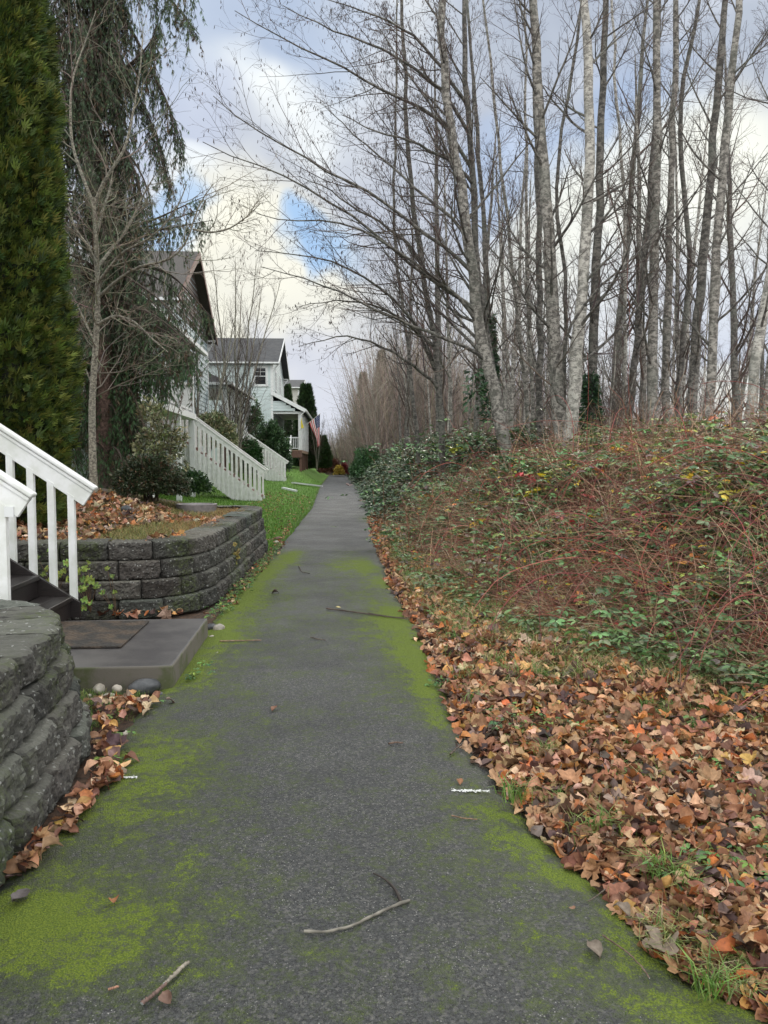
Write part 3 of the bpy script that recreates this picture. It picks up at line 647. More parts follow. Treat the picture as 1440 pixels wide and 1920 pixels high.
def house(label, loc, W, D, zb, ze, zr, mat, rz=0, over=.45, wins=(), group='houses along the path', roofmat='shingle', brackets=True, gablemat=None, barge='white_trim'):
    root = thing('house', loc, label, 'house', group, rz)
    z0 = loc[2]; e, r = ze-z0, zr-z0; h = W/2
    g = MB(); lap(g, (-D, 0), (0, 0), (0, -1), zb-z0, e)            # side facing the camera
    sl_ = (r-e)/h
    if gablemat:
        gg = MB(); lap(gg, (.012, 0), (.012, W), (1, 0), e-.3, r-.1, .12, clip=lambda z: (0, 1) if z < e else (((z-e)/sl_)/W, 1-((z-e)/sl_)/W)); part('gable_shingles', gg, gablemat, root, local=True)
    lap(g, (0, 0), (0, W), (1, 0), zb-z0, r-.1, clip=lambda z: (0, 1) if z < e else (((z-e)/sl_)/W, 1-((z-e)/sl_)/W))
    lap(g, (0, W), (-D, W), (0, 1), zb-z0, e)
    g.add([[-D, .004, zb-z0], [-.004, .004, zb-z0], [-.004, .004, e], [-D, .004, e], [-.004, W-.004, zb-z0], [-.004, W-.004, e], [-D, W-.004, zb-z0], [-D, W-.004, e], [-.004, h, r-.1], [-D, h, r-.1]],
          [[0, 1, 2, 3], [1, 4, 5, 2], [4, 6, 7, 5], [6, 0, 3, 7]]); 
    g.add([[-.004, .004, e], [-.004, W-.004, e], [-.004, h, r-.1], [-D, .004, e], [-D, W-.004, e], [-D, h, r-.1]], [[0, 1, 2], [3, 5, 4]])
    part('wall', g, mat, root, local=True)
    g = MB(); cw = .13
    box(g, -cw, .045, -.045, -.0, zb-z0, e-.02); box(g, .034, .046, 0.001, cw, zb-z0, e-.02); box(g, .0, .045, W-cw, W+.04, zb-z0, e-.02)
    part('corner_board', g, 'white_trim', root, local=True)
    # roof: two slabs
    ov = .42; th = .13; g = MB()
    yo, zo = -ov, e-ov*sl_
    g2 = MB(); x0, x1 = -D-.3, over
    for (ya, za, yb_, zb_) in ((yo, zo, h, r), (W+ov, zo, h, r)):
        v = [[x0, ya, za], [x1, ya, za], [x1, yb_, zb_], [x0, yb_, zb_], [x0, ya, za+th], [x1, ya, za+th], [x1, yb_, zb_+th], [x0, yb_, zb_+th]]
        f = BF if ya < yb_ else BF[:, ::-1]; g.add(v, f)
    rf = part('roof', g, roofmat, root, local=True)
    g = MB()
    beam(g, (x1+.022, yo-.02, zo+.02), (x1+.022, h-.0, r+.02), .04, .24); beam(g, (x1+.022, W+ov+.02, zo+.02), (x1+.022, h+.0, r+.02), .036, .24)
    part('bargeboard', g, barge, rf, local=True)
    g = MB(); beam(g, (x0, yo-.055, zo+.06), (x1+.04, yo-.055, zo+.06), .10, .11); beam(g, (x0, W+ov+.055, zo+.06), (x1, W+ov+.055, zo+.06), .10, .11); part('gutter', g, 'white_trim', rf, local=True)
    if brackets:
        for yk, zk in ((h, r-.25), (.12, e-.15), (W-.12, e-.15)):
            g = MB(); beam(g, (.03, yk, zk-.55), (over-.05, yk, zk), .09, .09, up=(0, 1, 0)); beam(g, (.03, yk, zk), (over-.02, yk, zk), .09, .09, up=(0, 1, 0)); part('bracket', g, 'white_trim', root, local=True)
    for c_, n_, w_, h_ in wins: window(root, (c_[0], c_[1], c_[2]-z0), n_, w_, h_)
    return root, z0
def porch(root, z0, y0, y1, xf, xw, zfloor, zeave, ztop, posts, hip=False, rail=True, solid=False, gap=None, colw=.16, zg=None, fm='plain_wood'):
    """shed porch in front of the wall, xf = front line, xw = wall line (local)"""
    e, t, fl = zeave-z0, ztop-z0, zfloor-z0; sl_ = (t-e)/(xf+.4-xw); th = .12
    g = MB(); ya, yb_ = y0-.4, y1+.4; xe = xf+.4
    top0 = y0+(1.6 if hip else -.4)
    v = [[xw, top0, t], [xe, ya, e], [xe, yb_, e], [xw, yb_, t]]
    V = v+[[a, b_, c_+th] for a, b_, c_ in v]; g.add(V, BF[:, ::-1] if False else BF)
    if hip:
        v = [[xw, ya, e], [xe, ya, e], [xw, top0, t]]; g.add(v+[[a, b_, c_+th] for a, b_, c_ in v], [[3, 4, 5]]); g.add([[xw, ya, e], [xe, ya, e], [xe, ya, e+th], [xw, ya, e+th]], [[0, 1, 2, 3]])
    rf = part('porch_roof', g, 'shingle', root, local=True)
    g = MB(); beam(g, (xe+.05, ya, e+.06), (xe+.05, yb_, e+.06), .11, .12)
    if hip: beam(g, (xw, ya-.055, e+.06), (xe+.1, ya-.055, e+.06), .11, .12)
    part('porch_gutter', g, 'white_trim', rf, local=True)
    if not hip:
        g = MB(); beam(g, (xw-.05, ya-.02, t+.04), (xe+.02, ya-.02, e+.04), .04, .26, up=(0, 0, 1)); part('porch_fascia', g, 'white_trim', rf, local=True)
    g = MB(); box(g, xf-.10, xf+.10, y0-.05, y1+.05, e-.16, e+.02); box(g, xw, xf-.102, y0-.05, y0+.12, e-.16, e+.02); box(g, xw, xf-.102, y0+.125, y1, e+.0, e+.02); part('porch_beam', g, 'white_trim', root, local=True)
    g = MB(); box(g, xw, xf+.12, y0-.05, y1+.05, fl-.20, fl); part('porch_floor', g, fm, root, local=True)
    for yp in posts:
        g = MB(); box(g, xf-colw/2, xf+colw/2, yp-colw/2, yp+colw/2, fl+.002, e-.162); bevel(part('porch_column', g, 'white_trim', root, local=True), .01, 1)
        g = MB(); box(g, xf-.08, xf+.08, yp-.08, yp+.08, (zg if zg is not None else 0)-z0-.3, fl-.202); part('pier', g, 'rust_brown' if fm == 'plain_wood' else 'white_trim', root, local=True)
    if rail:
        segs = [(y0, y1)] if gap is None else [(y0, gap[0]), (gap[1], y1)]
        g = MB()
        for a, b_ in segs:
            if b_-a < .3: continue
            if solid: box(g, xf-.04, xf+.04, a+.09, b_-.09, fl+.06, fl+.86)
            box(g, xf-.05, xf+.05, a+.09, b_-.09, fl+.87, fl+.95)
            if not solid:
                box(g, xf-.03, xf+.03, a+.09, b_-.09, fl+.10, fl+.15)
                for yy in np.arange(a+.2, b_-.12, .14): box(g, xf-.02, xf+.02, yy, yy+.04, fl+.152, fl+.868)
        box(g, xw+.1, xf-.1, y0-.03, y0+.03, fl+.87, fl+.95); box(g, xw+.1, xf-.1, y0-.03, y0+.03, fl+.10, fl+.15)
        if solid: box(g, xw+.1, xf-.1, y0-.02, y0+.02, fl+.152, fl+.868)
        else:
            for xx in np.arange(xw+.2, xf-.12, .14): box(g, xx, xx+.04, y0-.02, y0+.02, fl+.152, fl+.868)
        part('porch_railing', g, 'white_trim', root, local=True)
def downpipe(root, pts, r=.045):
    g = MB(); tubes(g, [pts], np.full((1, len(pts)), r), 8); part('downpipe', g, 'white_trim', root, local=True, smooth=True)
# H1: big gabled house behind the weeping conifer
h1, z1_ = house('tall blue-sided house with a steep brown-grey gable half hidden by the weeping conifer', (-5.9, 30.4, .8), 10.0, 11, .3, 7.85, 10.75, 'siding_blue', over=.45, roofmat='shingle_brown', gablemat='shake_brown', barge='rust_brown',
   wins=[((0, 3.6, 6.0), (1, 0), .95, 1.5), ((0, 6.4, 6.0), (1, 0), .95, 1.5), ((-3, 0, 5.6), (0, -1), .9, 1.4)])
porch(h1, z1_, -13.2, -2.3, 1.25, -2.1, 3.24, 5.35, 7.1, [-12.8, -9.2, -5.1, -2.5], zg=.2, fm='white_trim')
g = MB(); lap(g, (-9, -13), (-2.1, -13), (0, -1), -.5, 5.8); lap(g, (-2.1, -13), (-2.1, -.01), (1, 0), -.5, 6.3); g.add([[-9, -12.99, -.5], [-2.11, -12.99, -.5], [-2.11, -12.99, 6.3], [-9, -12.99, 6.3], [-2.11, -.02, -.5], [-2.11, -.02, 6.3]], [[0, 1, 2, 3], [1, 4, 5, 2]]); part('wing_wall', g, 'grey_siding', h1, local=True)
g = MB(); v = [[-9.2, -13.4, 8.4], [-1.8, -13.4, 6.15], [-1.8, 0, 6.15], [-9.2, 0, 8.4]]; g.add(v+[[a, b_, c_+.12] for a, b_, c_ in v], BF); part('wing_roof', g, 'shingle', h1, local=True)
for yy in (-10.5, -7): window(h1, (-2.1, yy, 3.8), (1, 0), .9, 1.4)
g = MB(); box(g, -2.09, -2.02, -4.6, -3.6, 2.45, 4.6); part('door', g, 'white_paint', h1, local=True)
# H2: porch with hipped roof
h2, z2_ = house('pale house mostly hidden behind the tall gabled one, with a wide white hipped porch', (-8.6, 41.6, .8), 10.6, 9, .4, 8.1, 10.2, 'siding', rz=-.03, wins=[((0, 5, 5.5), (1, 0), 1.0, 1.4)], brackets=False)
porch(h2, z2_, .25, 10.3, 3.35, 0, 2.93, 5.62, 7.3, [.5, 3.0, 6.3, 10.1], hip=True, solid=True, gap=(3.1, 5.0), colw=.34, zg=.6)
g = MB(); box(g, .04, .09, 3.4, 4.4, 2.14, 4.2); part('door', g, 'interior_dark', h2, local=True)
# H3: mint house with window and porch, flag
h3, z3_ = house('mint-green lap-sided house with a white double-hung window, dark roof and porch, far along the path', (-3.68, 57, 1.05), 10.7, 13, .9, 8.85, 11.25, 'siding', rz=-.0236, over=.5,
   wins=[((-.85, 0, 7.8), (0, -1), .86, 1.28), ((0, 2.6, 7.7), (1, 0), .9, 1.4), ((0, 6.6, 7.7), (1, 0), .9, 1.4)])
porch(h3, z3_, 0.15, 10.6, 2.0, 0, 2.45, 5.25, 6.55, [.3, 3.2, 6.4, 10.4], rail=True, colw=.30, zg=.9)
g = MB(); box(g, 1.93, 1.97, .5, 10.2, 2.36, 3.9); lap(g, (-.12, -.02), (1.9, -.02), (0, -1), 4.25, 4.95, clip=lambda z: (0, max(.02, min(1, (5.5-z)/1.25*.95)))); part('porch_panel', g, 'siding', h3, local=True)
downpipe(h3, [(2.3, -.12, 4.15), (2.15, -.14, 4.02), (2.08, -.12, 3.9), (2.08, -.12, 1.4)])
g = MB(); box(g, 1.3, 2.1, .1, .8, .85, 1.35); part('porch_skirt', g, 'rust_brown', h3, local=True)
g = MB(); box(g, -2.8, .0, .02, .09, -.15, 1.3); part('base_wall', g, 'grey_siding', h3, local=True)
# steps of that porch, seen end on
st = thing('porch_steps', (-2.35, 54.6, 1.05), 'small end-on porch steps with a single white rail below the flag', 'stairs')
for k in range(7):
    g = MB(); box(g, -3.3, -2.4, 53.6+k*.36, 53.6+(k+1)*.36-.02, 1.0+k*.2+.15, 1.0+k*.2+.19); part('tread', g, 'red_wood', st)
g = MB()
for xx in (-3.34, -2.36): beam(g, (xx, 53.3, .95), (xx, 56.2, 2.4), .05, .25)
part('stringer', g, 'rust_brown', st)
for xx in (-3.34, -2.33):
    g = MB(); beam(g, (xx, 53.3, 2.0), (xx, 56.4, 3.45), .07, .12); part('handrail', g, 'white_paint', st)
    for k in range(12):
        g = MB(); y_ = 53.4+k*.26; box(g, xx-.025, xx+.025, y_, y_+.05, .95+(y_-53.3)*.48, 1.98+(y_-53.3)*.47); part('baluster', g, 'white_paint', st)
# H4 far roof
house('small far grey roof showing above the mint house porch, small roof vent on it', (-2.7, 88, 1.0), 9, 12, .8, 10.0, 11.2, 'beige', rz=-.03, wins=[], brackets=False)

# flag on a slanting pole, and a yellow pennant
pA = atY(560, 808, 56.6); pB = atY(601, 775, 55.8)
fr = thing('flag', tuple(pA), 'American flag hanging limp from a slanting pole at the mint house porch', 'flag')
g = MB(); tubes(g, [[pA, pB]], [[.022, .018]], 8); part('flagpole', g, 'pole_wood', fr, smooth=True)
dv = pB-pA; Lp = np.linalg.norm(dv); dv = dv/Lp; nu, nv = 65, 100
def clothP(u, v):
    H = pB[:, None, None]-dv[:, None, None]*(.06+u*1.02)[None]; xc = pB[0]-.10; s_ = sstep(0, 1, v)**.8
    x = H[0]*(1-.82*s_)+xc*.82*s_+.05*np.sin(u*13+v*2)*v; y = H[1]+(.16*np.sin(u*15+.8)+.06*np.sin(u*31))*(.25+.75*v)
    z = H[2]-v*(1.78+.42*(1-u))-.06*np.sin(u*9)*v; return np.stack([x, y, z], -1)
u, v = np.meshgrid(np.linspace(0, 1, nu+1), np.linspace(0, 1, nv+1), indexing='ij'); P = clothP(u, v)
q = np.stack([P[:-1, :-1], P[1:, :-1], P[1:, 1:], P[:-1, 1:]], 2).reshape(-1, 3)
ui, vi = np.meshgrid(np.arange(nu), np.arange(nv), indexing='ij'); cc = np.zeros((nu, nv, 3)); cc[:] = (.72, .70, .68); cc[(ui//5) % 2 == 0] = (.50, .045, .06)
can = (ui < 35) & (vi < 40); cc[can] = (.025, .035, .12)
for i in range(9):
    for j in range(11):
        if (i+j) % 2 == 0: a, b_ = round((i+1)*3.5)-1, round((j+1)*40/12)-1; cc[a:a+2, b_:b_+1] = .75; cc[a, b_:b_+2] = .75
g = MB(); g.add(q, np.arange(nu*nv*4).reshape(-1, 4), np.repeat(cc.reshape(-1, 3), 4, 0)); part('flag_cloth', g, 'plain', fr)
g = MB(); q0 = atY(566, 783, 56.4); pts = [q0, q0+[.02, 0, -.35], q0+[.16, .02, -.75], q0+[-.06, .03, -.78], q0+[-.08, 0, -.3]]
g.add([*pts, *[p+np.array([0, .012, 0]) for p in pts]], [[0, 1, 2, 3, 4], [9, 8, 7, 6, 5]], (.62, .50, .03)); g.add([*pts, *[p+np.array([0, .012, 0]) for p in pts]], [[i, (i+1) % 5, 5+(i+1) % 5, 5+i] for i in range(5)], (.62, .50, .03))
tag(g.build('pennant', 'plain'), 'small yellow pennant hanging on the porch column beside the flagpole', 'pennant')
# edging boards across the lawn
for p0, p1, lb in ((atZ(549, 908, .3), atZ(603, 909.5, .12), 'long white edging board lying across the lawn'), (atZ(530, 914.5, .32), atZ(556, 916.5, .28), 'short white edging board lying in the lawn')):
    g = MB(); p0[2] = gz(p0[0], p0[1])+.05; p1[2] = gz(p1[0], p1[1])+.05; beam(g, p0, p1, .20, .08); tag(g.build('edging_board', 'white_trim'), lb, 'board', 'white boards in the lawn')

# ================================================================== VEGETATION
TW_D = [(.075, .06, .052), (.10, .08, .07), (.13, .095, .08), (.085, .062, .058)]
def make_alder(name, label, trunk_px, Yb, rb, mat, nb=22, L=3.2, bias=None, limbs=(), dens=1.0, cat='tree', group='bare alders along the right side of the path', ztop=17.0, t0=.22, up=.07, ang=.85, catkins=False, dY=0.0, det=1.0):
    """trunk line measured on the photograph at distance Yb, extended down to the ground and up to the tip"""
    P = np.array([atY(px, py, Yb+dY*(868-py)/868.) for px, py in trunk_px]); P = P[np.argsort(P[:, 2])]
    d0 = (P[1]-P[0])/(P[1, 2]-P[0, 2]); zg = float(gz(P[0, 0], Yb))-.15; base = P[0]+d0*(zg-P[0, 2])*.8; base[2] = zg
    d1 = (P[-1]-P[-2])/(P[-1, 2]-P[-2, 2]); tip = P[-1]+d1*max(ztop-P[-1, 2], 1.0)*np.array([.8, .8, 1]); tip[2] = max(ztop, P[-1, 2]+1)
    T = resample(np.vstack([base, P, tip]), 26); T[1:-1] += rng.normal(size=(24, 3))*[.02, .02, 0]
    h = (T[:, 2]-zg)/(tip[2]-zg); r = .80*rb*(1-h)**.62+.010; r = r*(1+.25*np.exp(-h*26)); r = r*(1+.04*rng.normal(size=26))
    root = thing(name, tuple(base), label, cat, group)
    g = gt_ = MB(); tubes(g, T, r, 12)
    Lp = tip[2]-zg; P1, R1, L1 = grow(T[None], r[None], np.array([L]), int(nb), 9, t0, .97, ang, 1.0, .30, .07, up, bias, .010, .65)
    if not len(limbs): tubes(gt_, P1, R1, 5, mi=1)
    part('trunk', gt_, [mat, 'alder_bark_dark'], root, smooth=True)
    if len(limbs):
        LP = []; LR = []
        for lm in limbs:
            q = np.array([atY(px, py, yy) for px, py, yy in lm]); zz = q[0, 2]-.15
            q = np.vstack([[np.interp(zz, T[:, 2], T[:, 0]), np.interp(zz, T[:, 2], T[:, 1]), zz], q]); q = resample(q, 14); q[1:-1] += rng.normal(size=(12, 3))*.015
            LP.append(q); LR.append(np.linspace(.048, .007, 14))
        LP = np.array(LP); LR = np.array(LR); LL = np.linalg.norm(LP[:, -1]-LP[:, 0], axis=1)
    if len(limbs): g = MB(); tubes(g, LP, LR, 6); tubes(g, P1, R1, 5); part('limb', g, 'alder_bark_dark', root, smooth=True)
    g = MB(); sets = []
    A = grow(P1, R1, L1, max(5, int(9*dens)), 6, .18, .98, .75, .50, .5, .10, .05, None, .0055, .5); sets.append(A)
    if len(limbs): A2 = grow(LP, LR, LL, 15, 7, .12, .99, .62, .34, .45, .10, .045, None, .006, .45); sets.append(A2)
    ck = []
    for q, (p_, r_, l_) in enumerate(sets):
        tubes(g, p_, r_, 4, pick(TW_D, len(p_), .2))
        m = max(3, int((6 if q == 0 else 7)*dens)); B_ = grow(p_, r_, l_, m, 5, .12, .98, .7, .45, .5, .13, .03, None, .0034, .4)
        tubes(g, B_[0], B_[1], 3, pick(TW_D, len(B_[0]), .2))
        if det > 0:
            C_ = grow(B_[0], B_[1], B_[2], 3, 4, .25, .98, .65, .42, .6, .15, .02, None, .0026, .3); tubes(g, C_[0], C_[1], 3, pick(TW_D, len(C_[0]), .2))
            if catkins: ck.append(C_[0][:, -1])
    part('twigs', g, 'twig', root)
    if ck:
        p = np.concatenate(ck); p = p[rng.random(len(p)) < .38]; n = len(p); g = MB()
        Q = np.stack([p, p+np.c_[rng.normal(size=(n, 2))*.008, -.03*np.ones(n)], p+np.c_[rng.normal(size=(n, 2))*.012, -.055-.02*rng.random(n)]], 1)
        tubes(g, Q, np.tile([.003, .008, .004], (n, 1)), 4, pick([(.07, .05, .045), (.10, .055, .045), (.05, .04, .04)], n)); part('catkins', g, 'twig', root)
    return root
G_AL = 'bare alders along the right side of the path'
lmA = [[(905, 575, 18.3), (854, 554, 18.1), (799, 521, 17.9), (745, 474, 17.6), (683, 423, 17.2), (635, 383, 16.9), (562, 346, 16.4), (504, 314, 16.1), (440, 290, 15.8), (380, 266, 15.6)],
       [(893, 500, 18.2), (818, 456, 18), (745, 394, 17.7), (690, 357, 17.4), (635, 332, 17), (562, 292, 16.5), (489, 252, 16.1), (435, 219, 15.8), (400, 180, 15.6)],
       [(915, 665, 18.2), (850, 640, 17.8), (799, 620, 17.5), (708, 583, 17), (617, 536, 16.4), (562, 521, 16.1), (489, 500, 15.8)],
       [(905, 600, 18.3), (850, 545, 18), (763, 485, 17.6), (708, 448, 17.3), (664, 414, 17.1), (600, 412, 16.8), (540, 418, 16.5), (480, 400, 16.2)],
       [(885, 440, 18.2), (800, 370, 18.6), (720, 300, 19), (650, 240, 19.3), (600, 190, 19.5)]]
lmC = [[(868, 300, 19), (836, 219, 18.9), (792, 204, 18.7), (726, 175, 18.3), (672, 139, 18), (599, 106, 17.6), (544, 84, 17.3), (489, 40, 17), (440, 20, 16.7)],
       [(872, 235, 19), (836, 175, 18.8), (799, 138, 18.6), (726, 94, 18.2), (664, 73, 17.8), (599, 47, 17.4), (530, 10, 17)],
       [(860, 180, 19), (825, 120, 18.8), (781, 66, 18.5), (708, 29, 18), (600, -5, 17.5)],
       [(880, 330, 19), (830, 290, 18.8), (770, 262, 18.5), (700, 246, 18.2), (640, 215, 18)]]
lmB = [[(812, 690, 20.5), (781, 602, 20), (726, 551, 19.5), (672, 510, 19), (613, 485, 18.5), (544, 474, 18), (478, 470, 17.6)],
       [(800, 640, 20.5), (760, 600, 20), (700, 570, 19.5), (640, 560, 19), (560, 575, 18.5)],
       [(818, 720, 20.5), (770, 680, 20), (700, 640, 19.5), (640, 625, 19), (560, 650, 18.4)],
       [(785, 480, 20.5), (740, 430, 20.2), (680, 400, 20), (610, 350, 19.6), (560, 330, 19.2)]]
lmR = [[(1025, 760, 17), (1050, 640, 16.6), (1100, 560, 16.3), (1180, 490, 16), (1270, 400, 15.6), (1330, 330, 15.3)]]
BL_ = (-1.6, -.3, .2)
T_ = [
 # name label trunk px  Y  r  mat nb L bias limbs
 ('slim dark alder with low limbs sweeping left over the path, leftmost of the tall trunks', [(826, 770), (822, 690), (814, 640), (798, 540), (781, 438), (766, 290), (760, 180)], 20.5, .10, 'alder_bark_dark', 22, 3.0, BL_, lmB, 1.0, True),
 ('large grey alder with long straight limbs reaching left across the path, leaning left', [(935, 770), (915, 690), (896, 620), (880, 438), (850, 292), (832, 120), (828, 0)], 18.3, .20, 'alder_bark', 22, 3.4, BL_, lmA, 1.0, True),
 ('straight dark alder rising just right behind the big leaning alder', [(925, 720), (905, 600), (890, 474), (889, 328), (872, 182), (870, 0)], 19.2, .13, 'alder_bark_dark', 20, 3.2, BL_, lmC, 1.0, True),
 ('ivy-wrapped alder trunk beside the leaning alder', [(930, 700), (917, 610), (908, 430), (895, 250), (880, 60)], 22, .11, 'alder_bark_dark', 16, 2.6, None, (), .8, False),
 ('very thin alder pole right of the ivy-wrapped trunk', [(985, 720), (972, 600), (955, 450), (941, 310), (921, 125), (905, 0)], 21, .065, 'alder_bark', 14, 2.0, None, (), .8, False),
 ('thin straight alder pole, second beyond the ivy-wrapped trunk', [(998, 760), (992, 625), (987, 460), (985, 290), (985, 0)], 23, .075, 'alder_bark', 14, 2.2, None, (), .8, False),
 ('stout dark-topped alder with a thick mottled lower trunk, near the middle of the wood', [(1048, 780), (1042, 700), (1036, 560), (1031, 440), (1020, 333), (1010, 208), (1000, 0)], 17.4, .20, 'alder_bark', 20, 3.0, (-.8, -.3, 0), (), 1.0, False),
 ('medium alder standing close behind the stout dark-topped one on its left', [(1012, 780), (1011, 700), (1011, 520), (1008, 380), (1003, 180)], 21, .12, 'alder_bark_dark', 14, 2.4, None, (), .8, False),
 ('sinuous thin dark tree twisting up right of the stout mottled trunk', [(1055, 760), (1066, 600), (1058, 480), (1044, 400), (1042, 290), (1075, 130), (1090, 0)], 18.5, .06, 'alder_bark_dark', 12, 1.8, None, (), .7, False),
 ('thick pale straight alder, smoothest and palest trunk near the middle', [(1070, 790), (1076, 730), (1092, 542), (1104, 375), (1106, 208), (1096, 0)], 16.8, .185, 'alder_bark_pale', 18, 2.6, None, lmR, .9, False),
 ('dark alder beside the thick pale one with ivy round its foot', [(1110, 800), (1111, 667), (1121, 458), (1127, 208), (1137, 0)], 17.8, .15, 'alder_bark_dark', 18, 2.8, None, (), .9, False),
 ('slender forked pale sapling in the gap right of the thick pale alder', [(1170, 790), (1172, 625), (1174, 500), (1168, 330), (1160, 230)], 20, .06, 'alder_bark_pale', 16, 1.7, None, (), .8, False),
 ('dark leaning trunk crossing left of the twin alders', [(1178, 800), (1190, 700), (1204, 562), (1214, 420), (1224, 300), (1228, 200)], 19.5, .12, 'alder_bark_dark', 14, 2.4, None, (), .8, False),
 ('rough straight alder with a thick dark upper trunk, left of the twin pair', [(1222, 800), (1226, 708), (1225, 500), (1229, 333), (1232, 200), (1229, 0)], 17.2, .15, 'alder_bark', 18, 2.6, None, (), .9, False),
 ('upright alder with pale lower trunk, right of the twin pair', [(1248, 800), (1250, 640), (1252, 500), (1262, 250), (1267, 0)], 17.8, .125, 'alder_bark', 16, 2.6, None, (), .9, False),
 ('slim trunk kinked halfway, leaning right towards the top', [(1268, 780), (1275, 687), (1297, 500), (1284, 350), (1270, 200), (1300, 80), (1312, 0)], 18.6, .09, 'alder_bark_dark', 14, 2.2, None, (), .8, False),
 ('dark alder leaning right, third trunk from the right edge', [(1294, 800), (1301, 708), (1318, 479), (1338, 250), (1362, 0)], 17, .14, 'alder_bark_dark', 18, 2.8, None, (), .9, False),
 ('pale mottled alder leaning right beside the third trunk from the right edge', [(1326, 800), (1331, 700), (1342, 520), (1354, 350), (1364, 208), (1385, 0)], 16, .135, 'alder_bark', 18, 2.6, (.5, -.3, 0), (), .9, False),
 ('white-barked leaning trunk with black knots near the right edge', [(1402, 800), (1413, 700), (1427, 610), (1443, 530), (1475, 380), (1500, 200)], 13.5, .115, 'alder_bark_pale', 16, 2.6, (.5, -.3, 0), (), .9, False),
 ('greyish trunk cut by the right edge of the view', [(1434, 800), (1438, 760), (1452, 600), (1462, 400), (1470, 150)], 15, .10, 'alder_bark', 14, 2.4, None, (), .8, False),
 ('thin bent pole leaning right between the path-side alders', [(770, 700), (758, 600), (745, 500), (738, 400), (740, 300)], 24, .07, 'alder_bark_dark', 14, 2.4, None, (), .8, False),
]
alders = []
for lb, tr, Yb, rb, mt, nb, L, bi, lm, dn, ck in T_:
    alders.append(make_alder('bare_alder', lb, tr, Yb, rb, mt, nb, L, bi, lm, dn, catkins=ck, group=G_AL, dY=0))

# thinner trees deeper in the wood: six kinds, each copied
def proto_tree(H, r, mat, nb, L, seed, vase=False, stems=1):
    root = bpy.data.objects.new('bare_tree', None); col.objects.link(root); g = MB(); gt = MB(); TT = []; RR = []
    for k in range(stems):
        a = rng.random()*6.28; sp = (.22 if vase else .04)*H
        T = resample([(0+.05*math.cos(a)*(stems > 1), .05*math.sin(a)*(stems > 1), -.2), (math.cos(a)*sp*.3, math.sin(a)*sp*.3, H*.35), (math.cos(a)*sp*.8, math.sin(a)*sp*.8, H*.72), (math.cos(a)*sp*1.2, math.sin(a)*sp*1.2, H)], 16)
        T[1:] += np.cumsum(rng.normal(size=(15, 3))*[.03, .03, 0], 0)*(H/12); TT.append(T); RR.append(r*(1-np.linspace(0, 1, 16))**.7+.008)
    TT = np.array(TT); RR = np.array(RR); tubes(g, TT, RR, 7)
    A = grow(TT, RR, np.full(stems, L), nb, 7, .22 if not vase else .12, .97, .7 if not vase else .5, 1, .35, .08, .08, None, .008, .6); tubes(gt, A[0], A[1], 4, pick(TW_D, len(A[0])))
    B_ = grow(*A, 6, 5, .15, .98, .7, .5, .5, .12, .05, None, .0055, .5); tubes(gt, B_[0], B_[1], 3, pick(TW_D, len(B_[0])))
    C_ = grow(*B_, 5, 4, .15, .98, .7, .5, .5, .14, .02, None, .0042, .4); tubes(gt, C_[0], C_[1], 3, pick(TW_D, len(C_[0])))
    part('trunk' if not vase else 'stems', g, mat, root, smooth=True); part('twigs', gt, 'twig', root)
    return root
protos = [proto_tree(13, .11, 'alder_bark', 22, 2.4, 1), proto_tree(11, .08, 'alder_bark_pale', 20, 2.0, 2), proto_tree(14, .13, 'alder_bark_dark', 24, 2.8, 3), proto_tree(9, .06, 'alder_bark', 20, 1.8, 4), proto_tree(12, .09, 'alder_bark_pale', 20, 2.2, 5)]
spots = []
for k in range(900):
    y = 20+68*rng.random()**1.1; x = xr(y)+2.2+rng.random()*(6+.42*y)
    if len(spots) < 118 and all((x-a)**2+(y-b_)**2 > 1.3**2 for a, b_ in spots): spots.append((x, y))
used = set()
for k, (x, y) in enumerate(spots):
    i = k % 5; o = protos[i] if i not in used else copy_tree(protos[i]); used.add(i)
    o.location = (x, y, float(gz(x, y))-.05); s_ = .75+.5*rng.random(); o.scale = (s_, s_, s_*(.9+.3*rng.random())); o.rotation_euler = (.06*rng.normal(), .06*rng.normal(), rng.random()*6.28)
    tag(o, 'thin bare grey tree standing deeper in the wood, behind the nearer alders', 'tree', 'thin bare trees deeper in the wood')
# brushy understorey saplings
ups = [proto_tree(4.0, .013, 'alder_bark', 12, 1.1, 6, True, 5), proto_tree(3.2, .011, 'alder_bark', 10, .9, 7, True, 5)]
used = set(); k = 0
for t in range(24):
    y = 17+32*rng.random()**1.3; x = xr(y)+2.6+rng.random()*(2.0+.30*y); i = t % 2
    o = ups[i] if i not in used else copy_tree(ups[i]); used.add(i)
    o.location = (x, y, float(gz(x, y))); s_ = .7+.6*rng.random(); o.scale = (s_, s_, s_); o.rotation_euler = (0, 0, rng.random()*6.28); o.name = 'bare_shrub'
    tag(o, 'leafless many-stemmed brushy shrub among the alder trunks', 'shrub', 'leafless shrubs under the alders')
